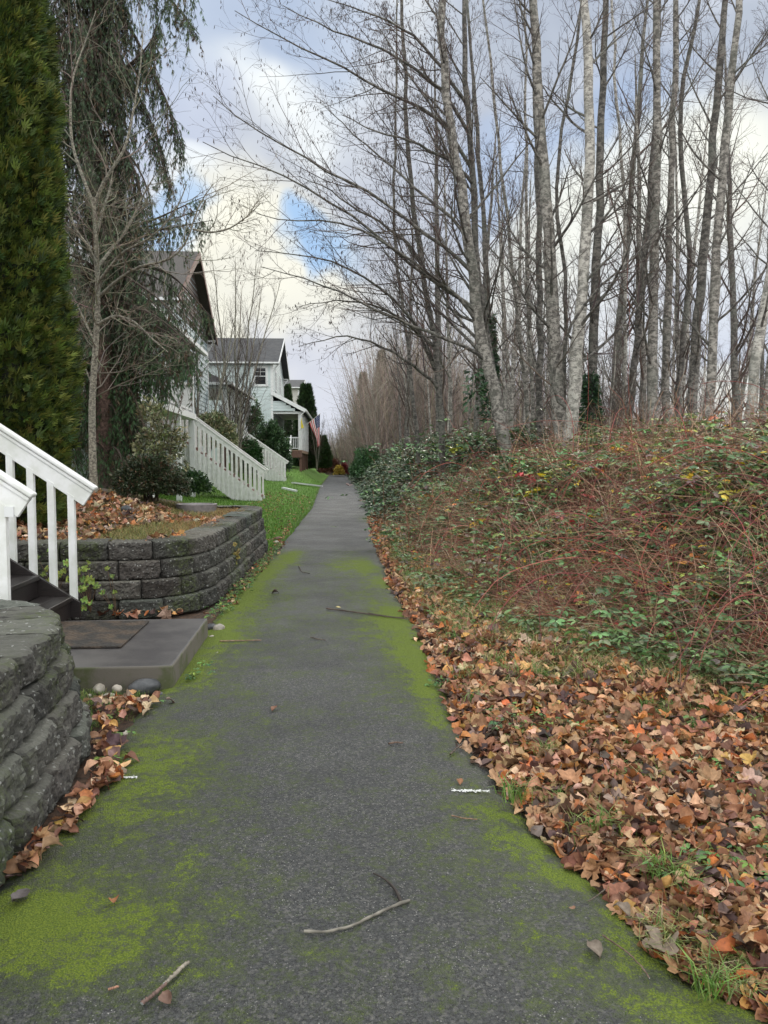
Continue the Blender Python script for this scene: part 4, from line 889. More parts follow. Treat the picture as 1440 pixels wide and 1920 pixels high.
# far twiggy thicket closing the view beyond the path end
g = MB(); n = 5200; y = 55+60*rng.random(n); x = xr(np.minimum(y, 92))+1.2-4.2*sstep(86, 100, y)+rng.random(n)*rng.random(n)*36
h_ = (4.5+9.5*rng.random(n))*(.42+.68*sstep(-2, 5, x-xr(np.minimum(y, 92)))); zb_ = gz(x, y)-.1
P0 = np.c_[x, y, zb_]; N = 6; ld = rng.normal(size=(n, 2))*.16; P = np.stack([P0+np.c_[ld*h_[:, None]*t+rng.normal(size=(n, 2))*.08*t, h_*t] for t in np.linspace(0, 1, N)], 1)
R0 = .035*(1-np.linspace(0, .85, N))[None]*(.5+rng.random((n, 1))); cl = pick([(.26, .22, .18), (.31, .26, .21), (.20, .17, .145), (.25, .19, .155)], n, .2)
tubes(g, P, R0, 3, cl); A = grow(P, R0, h_, 10, 4, .15, .98, .95, .26, .4, .16, .03, None, .010, .4); tubes(g, A[0], A[1], 3, np.repeat(cl, 10, 0)*1.1)
tag(g.build('far_thicket', 'twig'), kind='stuff', label='brown leafless thicket closing the view beyond the end of the path')

# ------------------------------------------------------------------ bramble thicket on the right
BE = np.array([(3.4, 1.5), (3.25, 4.3), (3.0, 4.95), (2.36, 6.28), (1.85, 8.09), (1.5, 11), (1.45, 15.14), (1.62, 26.36), (2.25, 50), (2.9, 92)])
def xb_(y): return np.interp(y, BE[:, 1], BE[:, 0])
def bh(x, y):
    d = x-xb_(y)+.5*(vnoise(x, y, 1.3, 31)-.5); H = np.interp(y, [3, 7, 12, 20, 35, 60, 90], [1.35, 1.50, 1.78, 1.95, 2.3, 2.5, 2.5])
    H = H*(.75+.5*vnoise(x, y, .55, 32)); h = H*(1-np.exp(-np.clip(d, 0, 50)/1.75))
    return np.clip(h, 0, 9)*sstep(-.1, .5, d)*(.78+.34*vnoise(x, y, 2.2, 33)+.22*vnoise(x, y, 4.6, 34))
def region(n, y0, y1, pw, dmax, spread=1.0):
    u = rng.random(n); y = (y0**(1-pw)+u*(y1**(1-pw)-y0**(1-pw)))**(1/(1-pw)); d = rng.random(n)**spread*dmax; return xb_(y)+d-.25, y
# leafless tangle of canes and dead stems
g = MB()
def arcs(n, y0, y1, dmax, ln, rad, pal, wts, top=(.1, 1.0), droop=.5, npts=7, sides=3, pw=1.6, spread=.8):
    x, y = region(n, y0, y1, pw, dmax, spread); h = bh(x, y)+.06; z = h*(top[0]+(top[1]-top[0])*rng.random(n))+gz(x, y)
    d = norm(np.c_[rng.normal(size=n)-.25, rng.normal(size=n)-.15, rng.normal(size=n)*.55+.35]); L = ln*(.5+rng.random(n)); N = npts
    P = np.zeros((n, N, 3)); P[:, 0] = np.c_[x, y, z]; dr = droop*(.4+rng.random(n))
    for k in range(1, N):
        d = norm(d+rng.normal(size=d.shape)*.10-np.c_[np.zeros(n), np.zeros(n), dr*1.3/N]); P[:, k] = P[:, k-1]+d*(L/(N-1))[:, None]
    P[:, :, 2] = np.maximum(P[:, :, 2], .01+gz(P[:, :, 0], P[:, :, 1]))
    kp = (P[:, :, 0] > xr(P[:, :, 1])+.12).all(1); P = P[kp]; n = len(P)
    R = (rad*(.6+.8*rng.random(n)))[:, None]*(1-.6*np.linspace(0, 1, N))[None]
    c_ = pick(pal, n, .25, wts); tubes(g, P, R, sides, c_); return P
RED = [(.24, .065, .060), (.34, .115, .085), (.11, .04, .04), (.30, .19, .12), (.42, .30, .19), (.20, .12, .08), (.10, .07, .05)]
TAN = [(.50, .33, .22), (.40, .23, .155), (.32, .14, .10), (.62, .47, .33), (.20, .11, .08), (.27, .22, .11)]
arcs(30000, 4.5, 17, 4.2, .60, .0028, TAN, [4, 4, 4, 2.4, 1.6, 1], top=(.35, 1.04), droop=.5, npts=5)
arcs(9000, 4.5, 12, 2.2, .5, .0028, TAN, [4, 4, 4, 2.4, 1.6, 1], top=(0, .9), droop=.4, npts=5)
arcs(9000, 4.3, 18, 4.5, .9, .0032, RED, [3, 4, 1.5, 3, 2, 3, 1], top=(.3, 1.05), droop=.8)
arcs(900, 4.6, 17, 4.5, 1.7, .0050, RED[:3]+RED[5:6], [4, 3, 3, 1], top=(.45, 1.05), droop=1.9, npts=12, sides=5)
arcs(3600, 17, 60, 6, 1.1, .006, RED, [2, 3, 2, 2, 1, 3, 2], top=(.1, 1.0), droop=.8, pw=1.2)
n = 420; x, y = region(n, 5.0, 18, 1.3, 4.2, .8); d = norm(np.c_[rng.normal(size=(n, 2))*.55, .9+.3*rng.random(n)]); L = 1.0+1.3*rng.random(n); P = np.zeros((n, 14, 3)); P[:, 0] = np.c_[x, y, bh(x, y)*.8]
for k in range(1, 14): d = norm(d+rng.normal(size=d.shape)*.05-np.c_[np.zeros((n, 2)), np.full(n, .19)]); P[:, k] = P[:, k-1]+d*(L/13)[:, None]
P[:, :, 2] = np.maximum(P[:, :, 2], bh(P[:, :, 0], P[:, :, 1])*.7+.02); P = P[(P[:, :, 0] > xr(P[:, :, 1])+.3).all(1)]; n = len(P); tubes(g, P, (.0045+.002*rng.random(n))[:, None]*(1-.55*np.linspace(0, 1, 14))[None], 5, pick([(.22, .05, .05), (.30, .08, .065), (.16, .05, .05)], n, .2))
# upright dead stalks behind, between the trunks
n = 6500; y = 8+26*rng.random(n)**1.1; x = xb_(y)+1.4+rng.random(n)*(3+.35*y); kk = vnoise(x, y, .8, 44) > .50; x, y = x[kk], y[kk]; n = len(x); h0 = bh(x, y)*.7+gz(x, y)*0
d = norm(np.c_[rng.normal(size=n)*.5, rng.normal(size=n)*.5, np.ones(n)]); L = .45+.95*rng.random(n)**1.5; P = np.zeros((n, 6, 3)); P[:, 0] = np.c_[x, y, np.maximum(h0, 0)]
for k in range(1, 6): d = norm(d+rng.normal(size=d.shape)*.12); P[:, k] = P[:, k-1]+d*(L/5)[:, None]
tubes(g, P, (.0035+.003*rng.random(n))[:, None]*(1-.6*np.linspace(0, 1, 6))[None], 3, pick([(.30, .20, .12), (.26, .15, .10), (.18, .12, .09), (.42, .30, .19)], n, .25))
A = grow(P, np.full((n, 6), .0035), L, 3, 4, .2, .95, .6, .45, .7, .15, .05, None, .0028, .3); tubes(g, A[0], A[1], 3, pick([(.30, .20, .12), (.26, .15, .10), (.20, .13, .09)], len(A[0]), .25))
# dark inner mass of old stems and humus
xs = np.r_[np.arange(-.5, 7, .25), np.arange(7, 26, 1.2)]; ys = np.r_[np.arange(3.2, 20, .3), np.arange(20, 92, 1.2)]; X0, Y0 = np.meshgrid(xs, ys); XX = X0+xb_(Y0); ZZ = bh(XX, Y0)*.55*sstep(.1, .9, X0)+gz(XX, Y0)-.06+.10*(vnoise(XX, Y0, 3.3, 40)-.5)*sstep(0, .8, X0)
ii = np.arange(XX.size).reshape(XX.shape); g.add(np.stack([XX, Y0, ZZ], -1).reshape(-1, 3), np.stack([ii[:-1, :-1], ii[:-1, 1:], ii[1:, 1:], ii[1:, :-1]], -1).reshape(-1, 4), (.15, .098, .070), 1)
tag(g.build('bramble_canes', ['twig', 'twig']), kind='stuff', label='tangle of reddish bramble canes and dead tan stems beside the path')
# bramble leaves: leaflets in threes and fives
g = MB()
def leaves_at(p, sz, pal, wts, k=3, flat=.5):
    n = len(p); yaw = rng.random(n)*6.28; fw = np.c_[np.cos(yaw), np.sin(yaw), rng.normal(size=n)*.25-.1]; cols = pick(pal, n, .2, wts); up = norm(np.c_[rng.normal(size=(n, 2))*flat, np.ones(n)])
    for j in range(k):
        a = (j-(k-1)/2)*(1.25 if k == 3 else .85); c_, s_ = math.cos(a), math.sin(a); d = np.c_[fw[:, 0]*c_-fw[:, 1]*s_, fw[:, 0]*s_+fw[:, 1]*c_, fw[:, 2]+rng.normal(size=n)*.15-.12*abs(a)]
        inst(g, LV, LF, p+norm(d)*sz[:, None]*.12, frames(d, up, rng.normal(size=n)*.2), sz*(1.1 if a == 0 else .9), np.clip(cols*(1+.12*rng.normal(size=(n, 1))), .004, 1))
GRN = [(.11, .19, .065), (.15, .24, .085), (.085, .14, .065), (.20, .27, .09), (.16, .20, .11), (.17, .11, .090), (.28, .34, .10), (.28, .10, .08)]
def patch(x, y): return vnoise(x, y, .9, 50)*.6+vnoise(x, y, 2.3, 51)*.4
n = 74000; x, y = region(n, 4.4, 19, 1.6, 4.8, .75); h = bh(x, y); pr = patch(x, y); dd = x-xb_(y)
green = sstep(9.0, 12.0, y)*sstep(3.4, 1.5, dd)            # glossy green bank beyond
low = sstep(.9, .2, dd)*.75; topz = sstep(2.3, 3.4, dd)*.62
keep = rng.random(n) < np.clip(sstep(.44, .60, pr)*.62+.05+green*.9+low*sstep(.30, .55, pr)+topz*.75, 0, 1)
x, y, h, green = x[keep], y[keep], h[keep], green[keep]; z = h*(.72+.42*rng.random(len(x)))+gz(x, y)+.04; sz = .056+.042*rng.random(len(x))+.012*(y > 10)
isg = rng.random(len(x)) < green
p = np.c_[x, y, z]+rng.normal(size=(len(x), 3))*.03
leaves_at(p[~isg], sz[~isg], GRN, [3, 4, 2.2, 3, 3, 2.6, 1.3, .5]); leaves_at(p[isg], sz[isg]*.95, [(.065, .155, .055), (.095, .195, .070), (.050, .11, .048), (.13, .22, .080)], None)
n = 46000; x, y = region(n, 17, 90, 1.4, 5.0, .7); h = bh(x, y); p = np.c_[x, y, h*(.72+.34*rng.random(n))+gz(x, y)]+rng.normal(size=(n, 3))*.08
leaves_at(p, .085+.05*rng.random(n)+.0012*y, [(.060, .115, .050), (.080, .145, .062), (.045, .085, .045), (.12, .16, .08)], None)
n = 9000; y = 4.5+12*rng.random(n)**1.4; dd = -.75+1.7*rng.random(n); x = xb_(y)+dd; k = (vnoise(x, y, 1.5, 55)*.6+vnoise(x, y, 4, 56)*.4 > .52) & (x > xr(y)+.2); x, y = x[k], y[k]
leaves_at(np.c_[x, y, np.maximum(bh(x, y), 0)+.03+.22*rng.random(len(x))**1.5], .045+.035*rng.random(len(x)), [(.12, .21, .07), (.16, .26, .09), (.09, .155, .06), (.17, .20, .10), (.13, .10, .08)], [4, 4, 3, 2, 1], k=3)
def hit(px, py):      # where the measured line of sight meets the thicket's surface
    d = ray(px, py); t = np.arange(3.0, 30, .05); q = np.array([0, 0, CZ])+d*t[:, None]; k = np.nonzero(q[:, 2] <= bh(q[:, 0], q[:, 1])+gz(q[:, 0], q[:, 1])+.20)[0]
    return q[k[0]] if len(k) else q[150]
def cluster(px, py, Y_, n, rad, pal, sz, wts=None):
    c_ = hit(px, py); rad = rad*c_[1]/max(Y_, 1.0)*1.0; p = c_+rng.normal(size=(n, 3))*[rad, rad*.35, rad*.5]; p[:, 2] = np.maximum(p[:, 2], .04); k_ = p[:, 2] < bh(p[:, 0], p[:, 1])+.08; p[k_, 2] = (bh(p[:, 0], p[:, 1])+.09+.10*rng.random(n))[k_]; sz = sz*max(c_[1]/Y_, .75); leaves_at(p, sz*(.75+.5*rng.random(n)), pal, wts, k=3, flat=.8)
CG = [(.13, .25, .085), (.18, .31, .10), (.10, .19, .075), (.15, .21, .10), (.18, .12, .10), (.27, .37, .11)]
for px, py, Y_, n, rad in ((930, 1000, 8.4, 90, .26), (985, 1030, 8.2, 80, .24), (950, 1090, 7.8, 90, .26), (1010, 955, 8.8, 60, .20), (1060, 1000, 8.2, 60, .2), (890, 1060, 8.8, 60, .2), (1200, 1130, 6.4, 90, .24), (1260, 1170, 6.1, 110, .26), (1340, 1140, 6.0, 90, .25), (1400, 1100, 6.0, 90, .25), (1300, 1210, 5.7, 60, .2), (1160, 1190, 6.4, 60, .2),
      (1390, 1180, 5.6, 60, .2), (1380, 960, 7, 70, .26), (1290, 905, 8.2, 70, .3), (1200, 880, 9, 60, .3), (1410, 880, 7.4, 80, .3), (1350, 850, 8, 70, .3), (1090, 880, 9.6, 50, .3), (860, 850, 11.5, 80, .4), (930, 830, 11, 60, .4), (800, 860, 12.5, 90, .4), (780, 940, 11.5, 120, .4), (840, 930, 10.5, 90, .35), (770, 1010, 10.4, 90, .3), (1130, 1060, 7.4, 40, .25), (1420, 1010, 6.4, 60, .25), (1250, 1010, 7.3, 30, .25)):
    cluster(px, py, Y_, int(n*1.2), rad*1.15, CG, .072, [4, 3, 4, 3, 2, .8])
for px, py, Y_, n, cc_ in ((893, 986, 8.0, 4, (.72, .50, .02)), (1012, 918, 8.4, 5, (.68, .52, .04)), (1000, 922, 8.5, 3, (.62, .55, .05)), (1302, 1052, 6.6, 3, (.72, .27, .07)), (1335, 1105, 5.9, 4, (.72, .38, .06)), (1342, 1135, 5.8, 4, (.72, .30, .07)), (1298, 872, 8.0, 4, (.70, .32, .10)), (1300, 890, 8.0, 3, (.68, .50, .05)), (1155, 842, 9, 4, (.66, .44, .08)), (1240, 860, 8.6, 4, (.58, .48, .05)), (1075, 978, 8.2, 4, (.50, .06, .06)), (995, 890, 8.8, 3, (.48, .07, .07)), (800, 932, 10.8, 3, (.68, .42, .04)), (1365, 930, 7.3, 4, (.55, .45, .06)), (860, 842, 11, 8, (.50, .50, .06)), (1345, 785, 9.4, 6, (.50, .22, .10))):
    cluster(px, py, Y_, n+2, .06, [cc_], .095)
# autumn coloured leaves here and there
for cc_, n in (((.72, .48, .03), 520), ((.78, .30, .07), 300), ((.45, .07, .06), 110), ((.38, .45, .08), 520)):
    x, y = region(n, 4.6, 15, 1.5, 4.4, .9); p = np.c_[x, y, bh(x, y)*1.02+.14+gz(x, y)]
    leaves_at(p, .070+.025*rng.random(n), [cc_], None, k=3 if cc_[0] < .5 else 2)
tag(g.build('bramble_leaves', 'gloss_foliage'), kind='stuff', label='green and wine-tinted bramble leaves with a few yellow and orange ones')

# ------------------------------------------------------------------ leaf litter, grass and low weeds on the right verge
def litter_h(x, y): return .025+.035*vnoise(x, y, 2.4, 60)*sstep(0, .3, x-xr(y))
g = MB(); n = 44000; u = rng.random(n); pw = 1.9; y = (1.55**(1-pw)+u*(22**(1-pw)-1.55**(1-pw)))**(1/(1-pw)); wd_ = np.maximum(xb_(y)-xr(y), .5)+.7; x = xr(y)+rng.random(n)**.9*wd_+rng.normal(size=n)*.03-.01
x = x+.06*(vnoise(x, y, 3, 61)-.5); e = x-xr(y)
thin = (vnoise(x, y, 1.6, 62) > .62) & (e > .2) & (y > 3.0) & (rng.random(n) < .6); thin |= (e > wd_*.72) & (rng.random(n) < .45) & (y > 5)
x, y, e = x[~thin], y[~thin], e[~thin]; n = len(x)
z = litter_h(x, y)+rng.random(n)**1.6*.065*sstep(-.02, .22, e)-.012
scatter_leaves(g, np.c_[x, y, z], .030+.052*rng.random(n)**1.2+.0030*y, DEAD, DW, .52, .24)
# leaves caught in the gutter at the foot of the left wall, and in the planter
def add_l(px0, py0, px1, py1, n, spread, z0=.03, sz=.07):
    a, b_ = atZ(px0, py0, 0), atZ(px1, py1, 0); t = rng.random(n)[:, None]; p = a+(b_-a)*t+rng.normal(size=(n, 3))*[spread, spread, .012]; p[:, 2] = z0+.03*rng.random(n); scatter_leaves(g, p, sz*(.7+.6*rng.random(n)), DEAD, DW, .5, .1)
add_l(20, 1660, 120, 1560, 34, .025); add_l(120, 1560, 215, 1455, 60, .03); add_l(200, 1450, 200, 1340, 60, .045); add_l(190, 1330, 280, 1330, 46, .07); add_l(160, 1158, 330, 1160, 80, .06, .05, .09); add_l(395, 1170, 530, 1020, 170, .05, .02, .055); add_l(520, 1030, 545, 985, 60, .05, .02, .05)
n = 2600; x = -1.35-rng.random(n)**.8*3.4; y = 7.7+rng.random(n)**1.0*4.6; k = in_planter(x, y) & (vnoise(x, y, 1.0, 70)+.45*sstep(-2.0, -3.0, x) > .52); x, y = x[k], y[k]
scatter_leaves(g, np.c_[x, y, pz(x, y)+.02+.03*rng.random(len(x))], .085+.04*rng.random(len(x)), DEAD+[(.60, .47, .36)], DW+[2.5], .4, .25)
n = 500; y = 14+20*rng.random(n); x = xl(y)-.1-rng.random(n)*2.0; scatter_leaves(g, np.c_[x, y, gz(x, y)+.02], .055+.03*rng.random(n), DEAD, DW, .3, 0)
tag(g.build('leaf_litter', 'dead_leaf', smooth=True), kind='stuff', label='thick drift of curled brown and russet dead leaves')

def blades(g, p, hgt, wd, pal, lean=.5, wts=None, curve=.5):
    n = len(p); a = rng.random(n)*6.28; dx = np.c_[np.cos(a), np.sin(a)]; h = hgt*(.5+rng.random(n)); ln = lean*(.3+rng.random(n))*h; w_ = wd*(.6+.8*rng.random(n)); s_ = np.c_[-dx[:, 1], dx[:, 0], np.zeros(n)]
    d3 = np.c_[dx, np.zeros(n)]; m_ = p+d3*(ln*.35)[:, None]+np.c_[np.zeros((n, 2)), h*.62]; t_ = p+d3*ln[:, None]*(1+curve)+np.c_[np.zeros((n, 2)), h*(1-curve*.25)]
    V = np.stack([p-s_*w_[:, None]/2, p+s_*w_[:, None]/2, m_+s_*w_[:, None]*.4, m_-s_*w_[:, None]*.4, t_], 1).reshape(-1, 3); b_ = (np.arange(n)*5)[:, None]; c_ = np.repeat(pick(pal, n, .2, wts), 5, 0)
    g.add(V, b_+[[0, 1, 2, 3]], c_); g.add(V, b_+[[3, 2, 4]], c_)
GR = [(.10, .20, .035), (.14, .24, .045), (.19, .26, .07), (.28, .29, .10), (.42, .37, .19)]
def tufts(n, y0, y1, pw, fn, per, rad):
    u = rng.random(n); y = (y0**(1-pw)+u*(y1**(1-pw)-y0**(1-pw)))**(1/(1-pw)); x = fn(y, n); k = rng.integers(0, n, n*per)
    p = np.c_[x[k], y[k], np.zeros(n*per)]+np.c_[rng.normal(size=(n*per, 2))*rad, np.zeros(n*per)]; p[:, 2] = gz(p[:, 0], p[:, 1])+.01; return p
g = MB()
p = tufts(2100, 2.2, 13, 1.1, lambda y, n: xr(y)+.10+rng.random(n)**.8*(np.maximum(xb_(y)-xr(y), .6)+.5), 26, .035); k = p[:, 0] > xr(p[:, 1])+.03; blades(g, p[k], .065+.03*(p[k][:, 1] > 5), .0046, GR, .8, [3, 4, 4, 3, 1.5])
p = tufts(620, 4.6, 16, 1.4, lambda y, n: xb_(y)-.5+rng.normal(size=n)*.45, 22, .08); p = p[p[:, 0] > xr(p[:, 1])+.15]; blades(g, p, .13, .0045, GR+[(.42, .33, .17)], .8, [2, 3, 4, 4, 4, 4])
p = tufts(60, 1.75, 2.3, 1.5, lambda y, n: xr(y)+.02+rng.random(n)*.35, 40, .03); blades(g, p, .055, .004, GR, 1.0, [1, 2, 4, 5, 3])
for px, py in ((965, 1500), (1235, 1640), (1270, 1665), (1020, 1420), (1130, 1560), (1330, 1860)):
    c_ = atZ(px, py, .04); n = 60; blades(g, c_+rng.normal(size=(n, 3))*[.03, .03, 0], .085, .0045, GR[:3], .9)
p = tufts(90, 4.3, 5.1, 1.2, lambda y, n: -1.15-rng.random(n)*.55, 40, .035); blades(g, p, .03, .003, GR[:4], .9)
# planter: dry grass and heath
n = 30000; x = -1.28-rng.random(n)**1.1*2.4; y = 7.75+rng.random(n)*5.8; k = in_planter(x, y) & (x > -3.2-.3*rng.normal(size=n)); x, y = x[k], y[k]; or_ = sstep(-2.2, -1.4, x)*sstep(8.3, 9.5, y)
q = rng.random(len(x)) < or_*.8; P_ = np.c_[x, y, pz(x, y)]; blades(g, P_[q], .075, .0045, [(.34, .18, .07), (.42, .24, .10), (.26, .13, .06), (.30, .26, .09)], 1.0); blades(g, P_[~q], .065, .0045, [(.22, .24, .07), (.30, .25, .10), (.15, .17, .05), (.36, .27, .12)], 1.0)
tag(g.build('verge_grass', 'foliage'), kind='stuff', label='thin wispy grass growing through the fallen leaves')
g = MB(); n = 90000; u = rng.random(n); pw = 1.6; y = (13.3**(1-pw)+u*(60**(1-pw)-13.3**(1-pw)))**(1/(1-pw)); x = xl(y)+.03-rng.random(n)*(4.5+.05*y); k = ~((y < 14.4) & (x < -1.0)); x, y = x[k], y[k]
blades(g, np.c_[x, y, gz(x, y)-.03], .055+.0008*y.mean(), .008, [(.085, .19, .022), (.12, .26, .03), (.17, .30, .04), (.07, .15, .02)], .5); tag(g.build('lawn_grass', 'foliage'), kind='stuff', label='bright green lawn between the path and the houses')
# low broad-leaved weeds
g = MB()
def weeds(p, sz, pal): leaves_at_g(p, sz, pal)
_g = g
def leaves_at_g(p, sz, pal, k=3):
    global g; leaves_at(p, sz, pal, None, k=k, flat=.3)
WD = [(.10, .21, .06), (.14, .26, .07), (.07, .15, .06), (.20, .28, .06)]
n = 700; t = rng.random(n); c0, c1 = atZ(400, 1165, 0), atZ(525, 1025, 0); p = c0+(c1-c0)*t[:, None]+rng.normal(size=(n, 3))*[.05, .1, 0]; p[:, 2] = .03+.05*rng.random(n); leaves_at_g(p, .022+.016*rng.random(n), WD)
n = 5200; u = rng.random(n); pw = 1.4; y = (2.4**(1-pw)+u*(15**(1-pw)-2.4**(1-pw)))**(1/(1-pw)); x = xr(y)+.15+rng.random(n)*(np.maximum(xb_(y)-xr(y), .6)+.1); k = vnoise(x, y, 1.7, 80) > (.62-.25*sstep(4, 8, y)); x, y = x[k], y[k]; leaves_at_g(np.c_[x, y, .06+.05*rng.random(len(x))], .020+.014*rng.random(len(x)), WD)
for px, py, n, s_ in ((205, 1420, 7, .045), (230, 1372, 5, .035), (290, 1310, 8, .02), (380, 1243, 6, .03), (362, 1265, 12, .035), (1310, 1360, 26, .045), (190, 1350, 5, .03), (820, 1275, 16, .03), (1030, 1420, 8, .03)):
    c_ = atZ(px, py, .05); leaves_at_g(c_+rng.normal(size=(n, 3))*[.04, .04, .012], np.full(n, s_), WD)
tag(g.build('weeds', 'foliage'), kind='stuff', label='small green weeds sprouting at the wall foot and through the leaves')

# ================================================================== LEFT SIDE PLANTING
FAN_V = []; FAN_F = []
for a, L_, o_ in ((-.75, .62, .0), (-.38, .85, .04), (0, 1.0, .0), (.38, .85, .04), (.75, .62, .0)):
    c_, s_ = math.cos(a), math.sin(a); b0 = len(FAN_V)
    for (u, w_) in ((0, 0), (.5, .085), (1, 0), (.5, -.085)): FAN_V.append([(c_*u-s_*w_/max(L_, .1))*L_, (s_*u+c_*w_)*L_, o_*u-.12*u*u])
    FAN_F.append([b0, b0+1, b0+2, b0+3])
FAN_V = np.array(FAN_V); FAN_F = np.array(FAN_F)
def conifer_column(name, label, base, H, R, n, pal, sz, group=None, lobes=True, core=.72, taper=.8, cat='tree', lean=0.0, trunk=True, top=.35):
    root = thing(name, base, label, cat, group); bx, by, bz = base
    th = rng.random(n)*2*math.pi; t = rng.random(n); prof = lambda t: (1-t**3*(1-top))*(.86+.14*np.minimum(t*8, 1))*(1-(1-taper)*t)
    lum = .80+.42*vnoise(th*3.0*R, t*H*1.3, 1.6, 90)*1.0; lay = 1-.30*rng.random(n)**2.2
    r = R*prof(t)*lum*lay
    p = np.c_[bx+np.cos(th)*r+lean*t*H, by+np.sin(th)*r, bz+t*H]
    out = np.c_[np.cos(th), np.sin(th), .55+.5*rng.random(n)]+rng.normal(size=(n, 3))*.35
    cl = pick(pal, n, .22)*(.72+.5*vnoise(th*3*R, t*H*1.3, 3.2, 91))[:, None]
    g = MB(); inst(g, FAN_V, FAN_F, p, frames(out, norm(rng.normal(size=(n, 3))+[0, 0, .3])), sz*(.6+.8*rng.random(n)), cl)
    part('crown', g, 'foliage', root)
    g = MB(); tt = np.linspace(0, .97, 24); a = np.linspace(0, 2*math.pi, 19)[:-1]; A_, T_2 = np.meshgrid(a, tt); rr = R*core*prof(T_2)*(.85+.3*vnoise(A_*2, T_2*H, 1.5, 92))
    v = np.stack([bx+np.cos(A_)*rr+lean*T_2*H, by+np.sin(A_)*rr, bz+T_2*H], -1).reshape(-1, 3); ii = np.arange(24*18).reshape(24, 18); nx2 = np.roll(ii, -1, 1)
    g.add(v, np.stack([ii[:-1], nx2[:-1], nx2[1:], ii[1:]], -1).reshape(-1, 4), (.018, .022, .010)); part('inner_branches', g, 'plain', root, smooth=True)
    return root
conifer_column('arborvitae', 'huge dark green columnar evergreen filling the left edge of the view', (-3.86, 9.35, .82), 9.6, .84, 56000, [(.085, .125, .022), (.115, .150, .028), (.060, .095, .022), (.15, .17, .035), (.040, .070, .022)], .12, taper=.86)

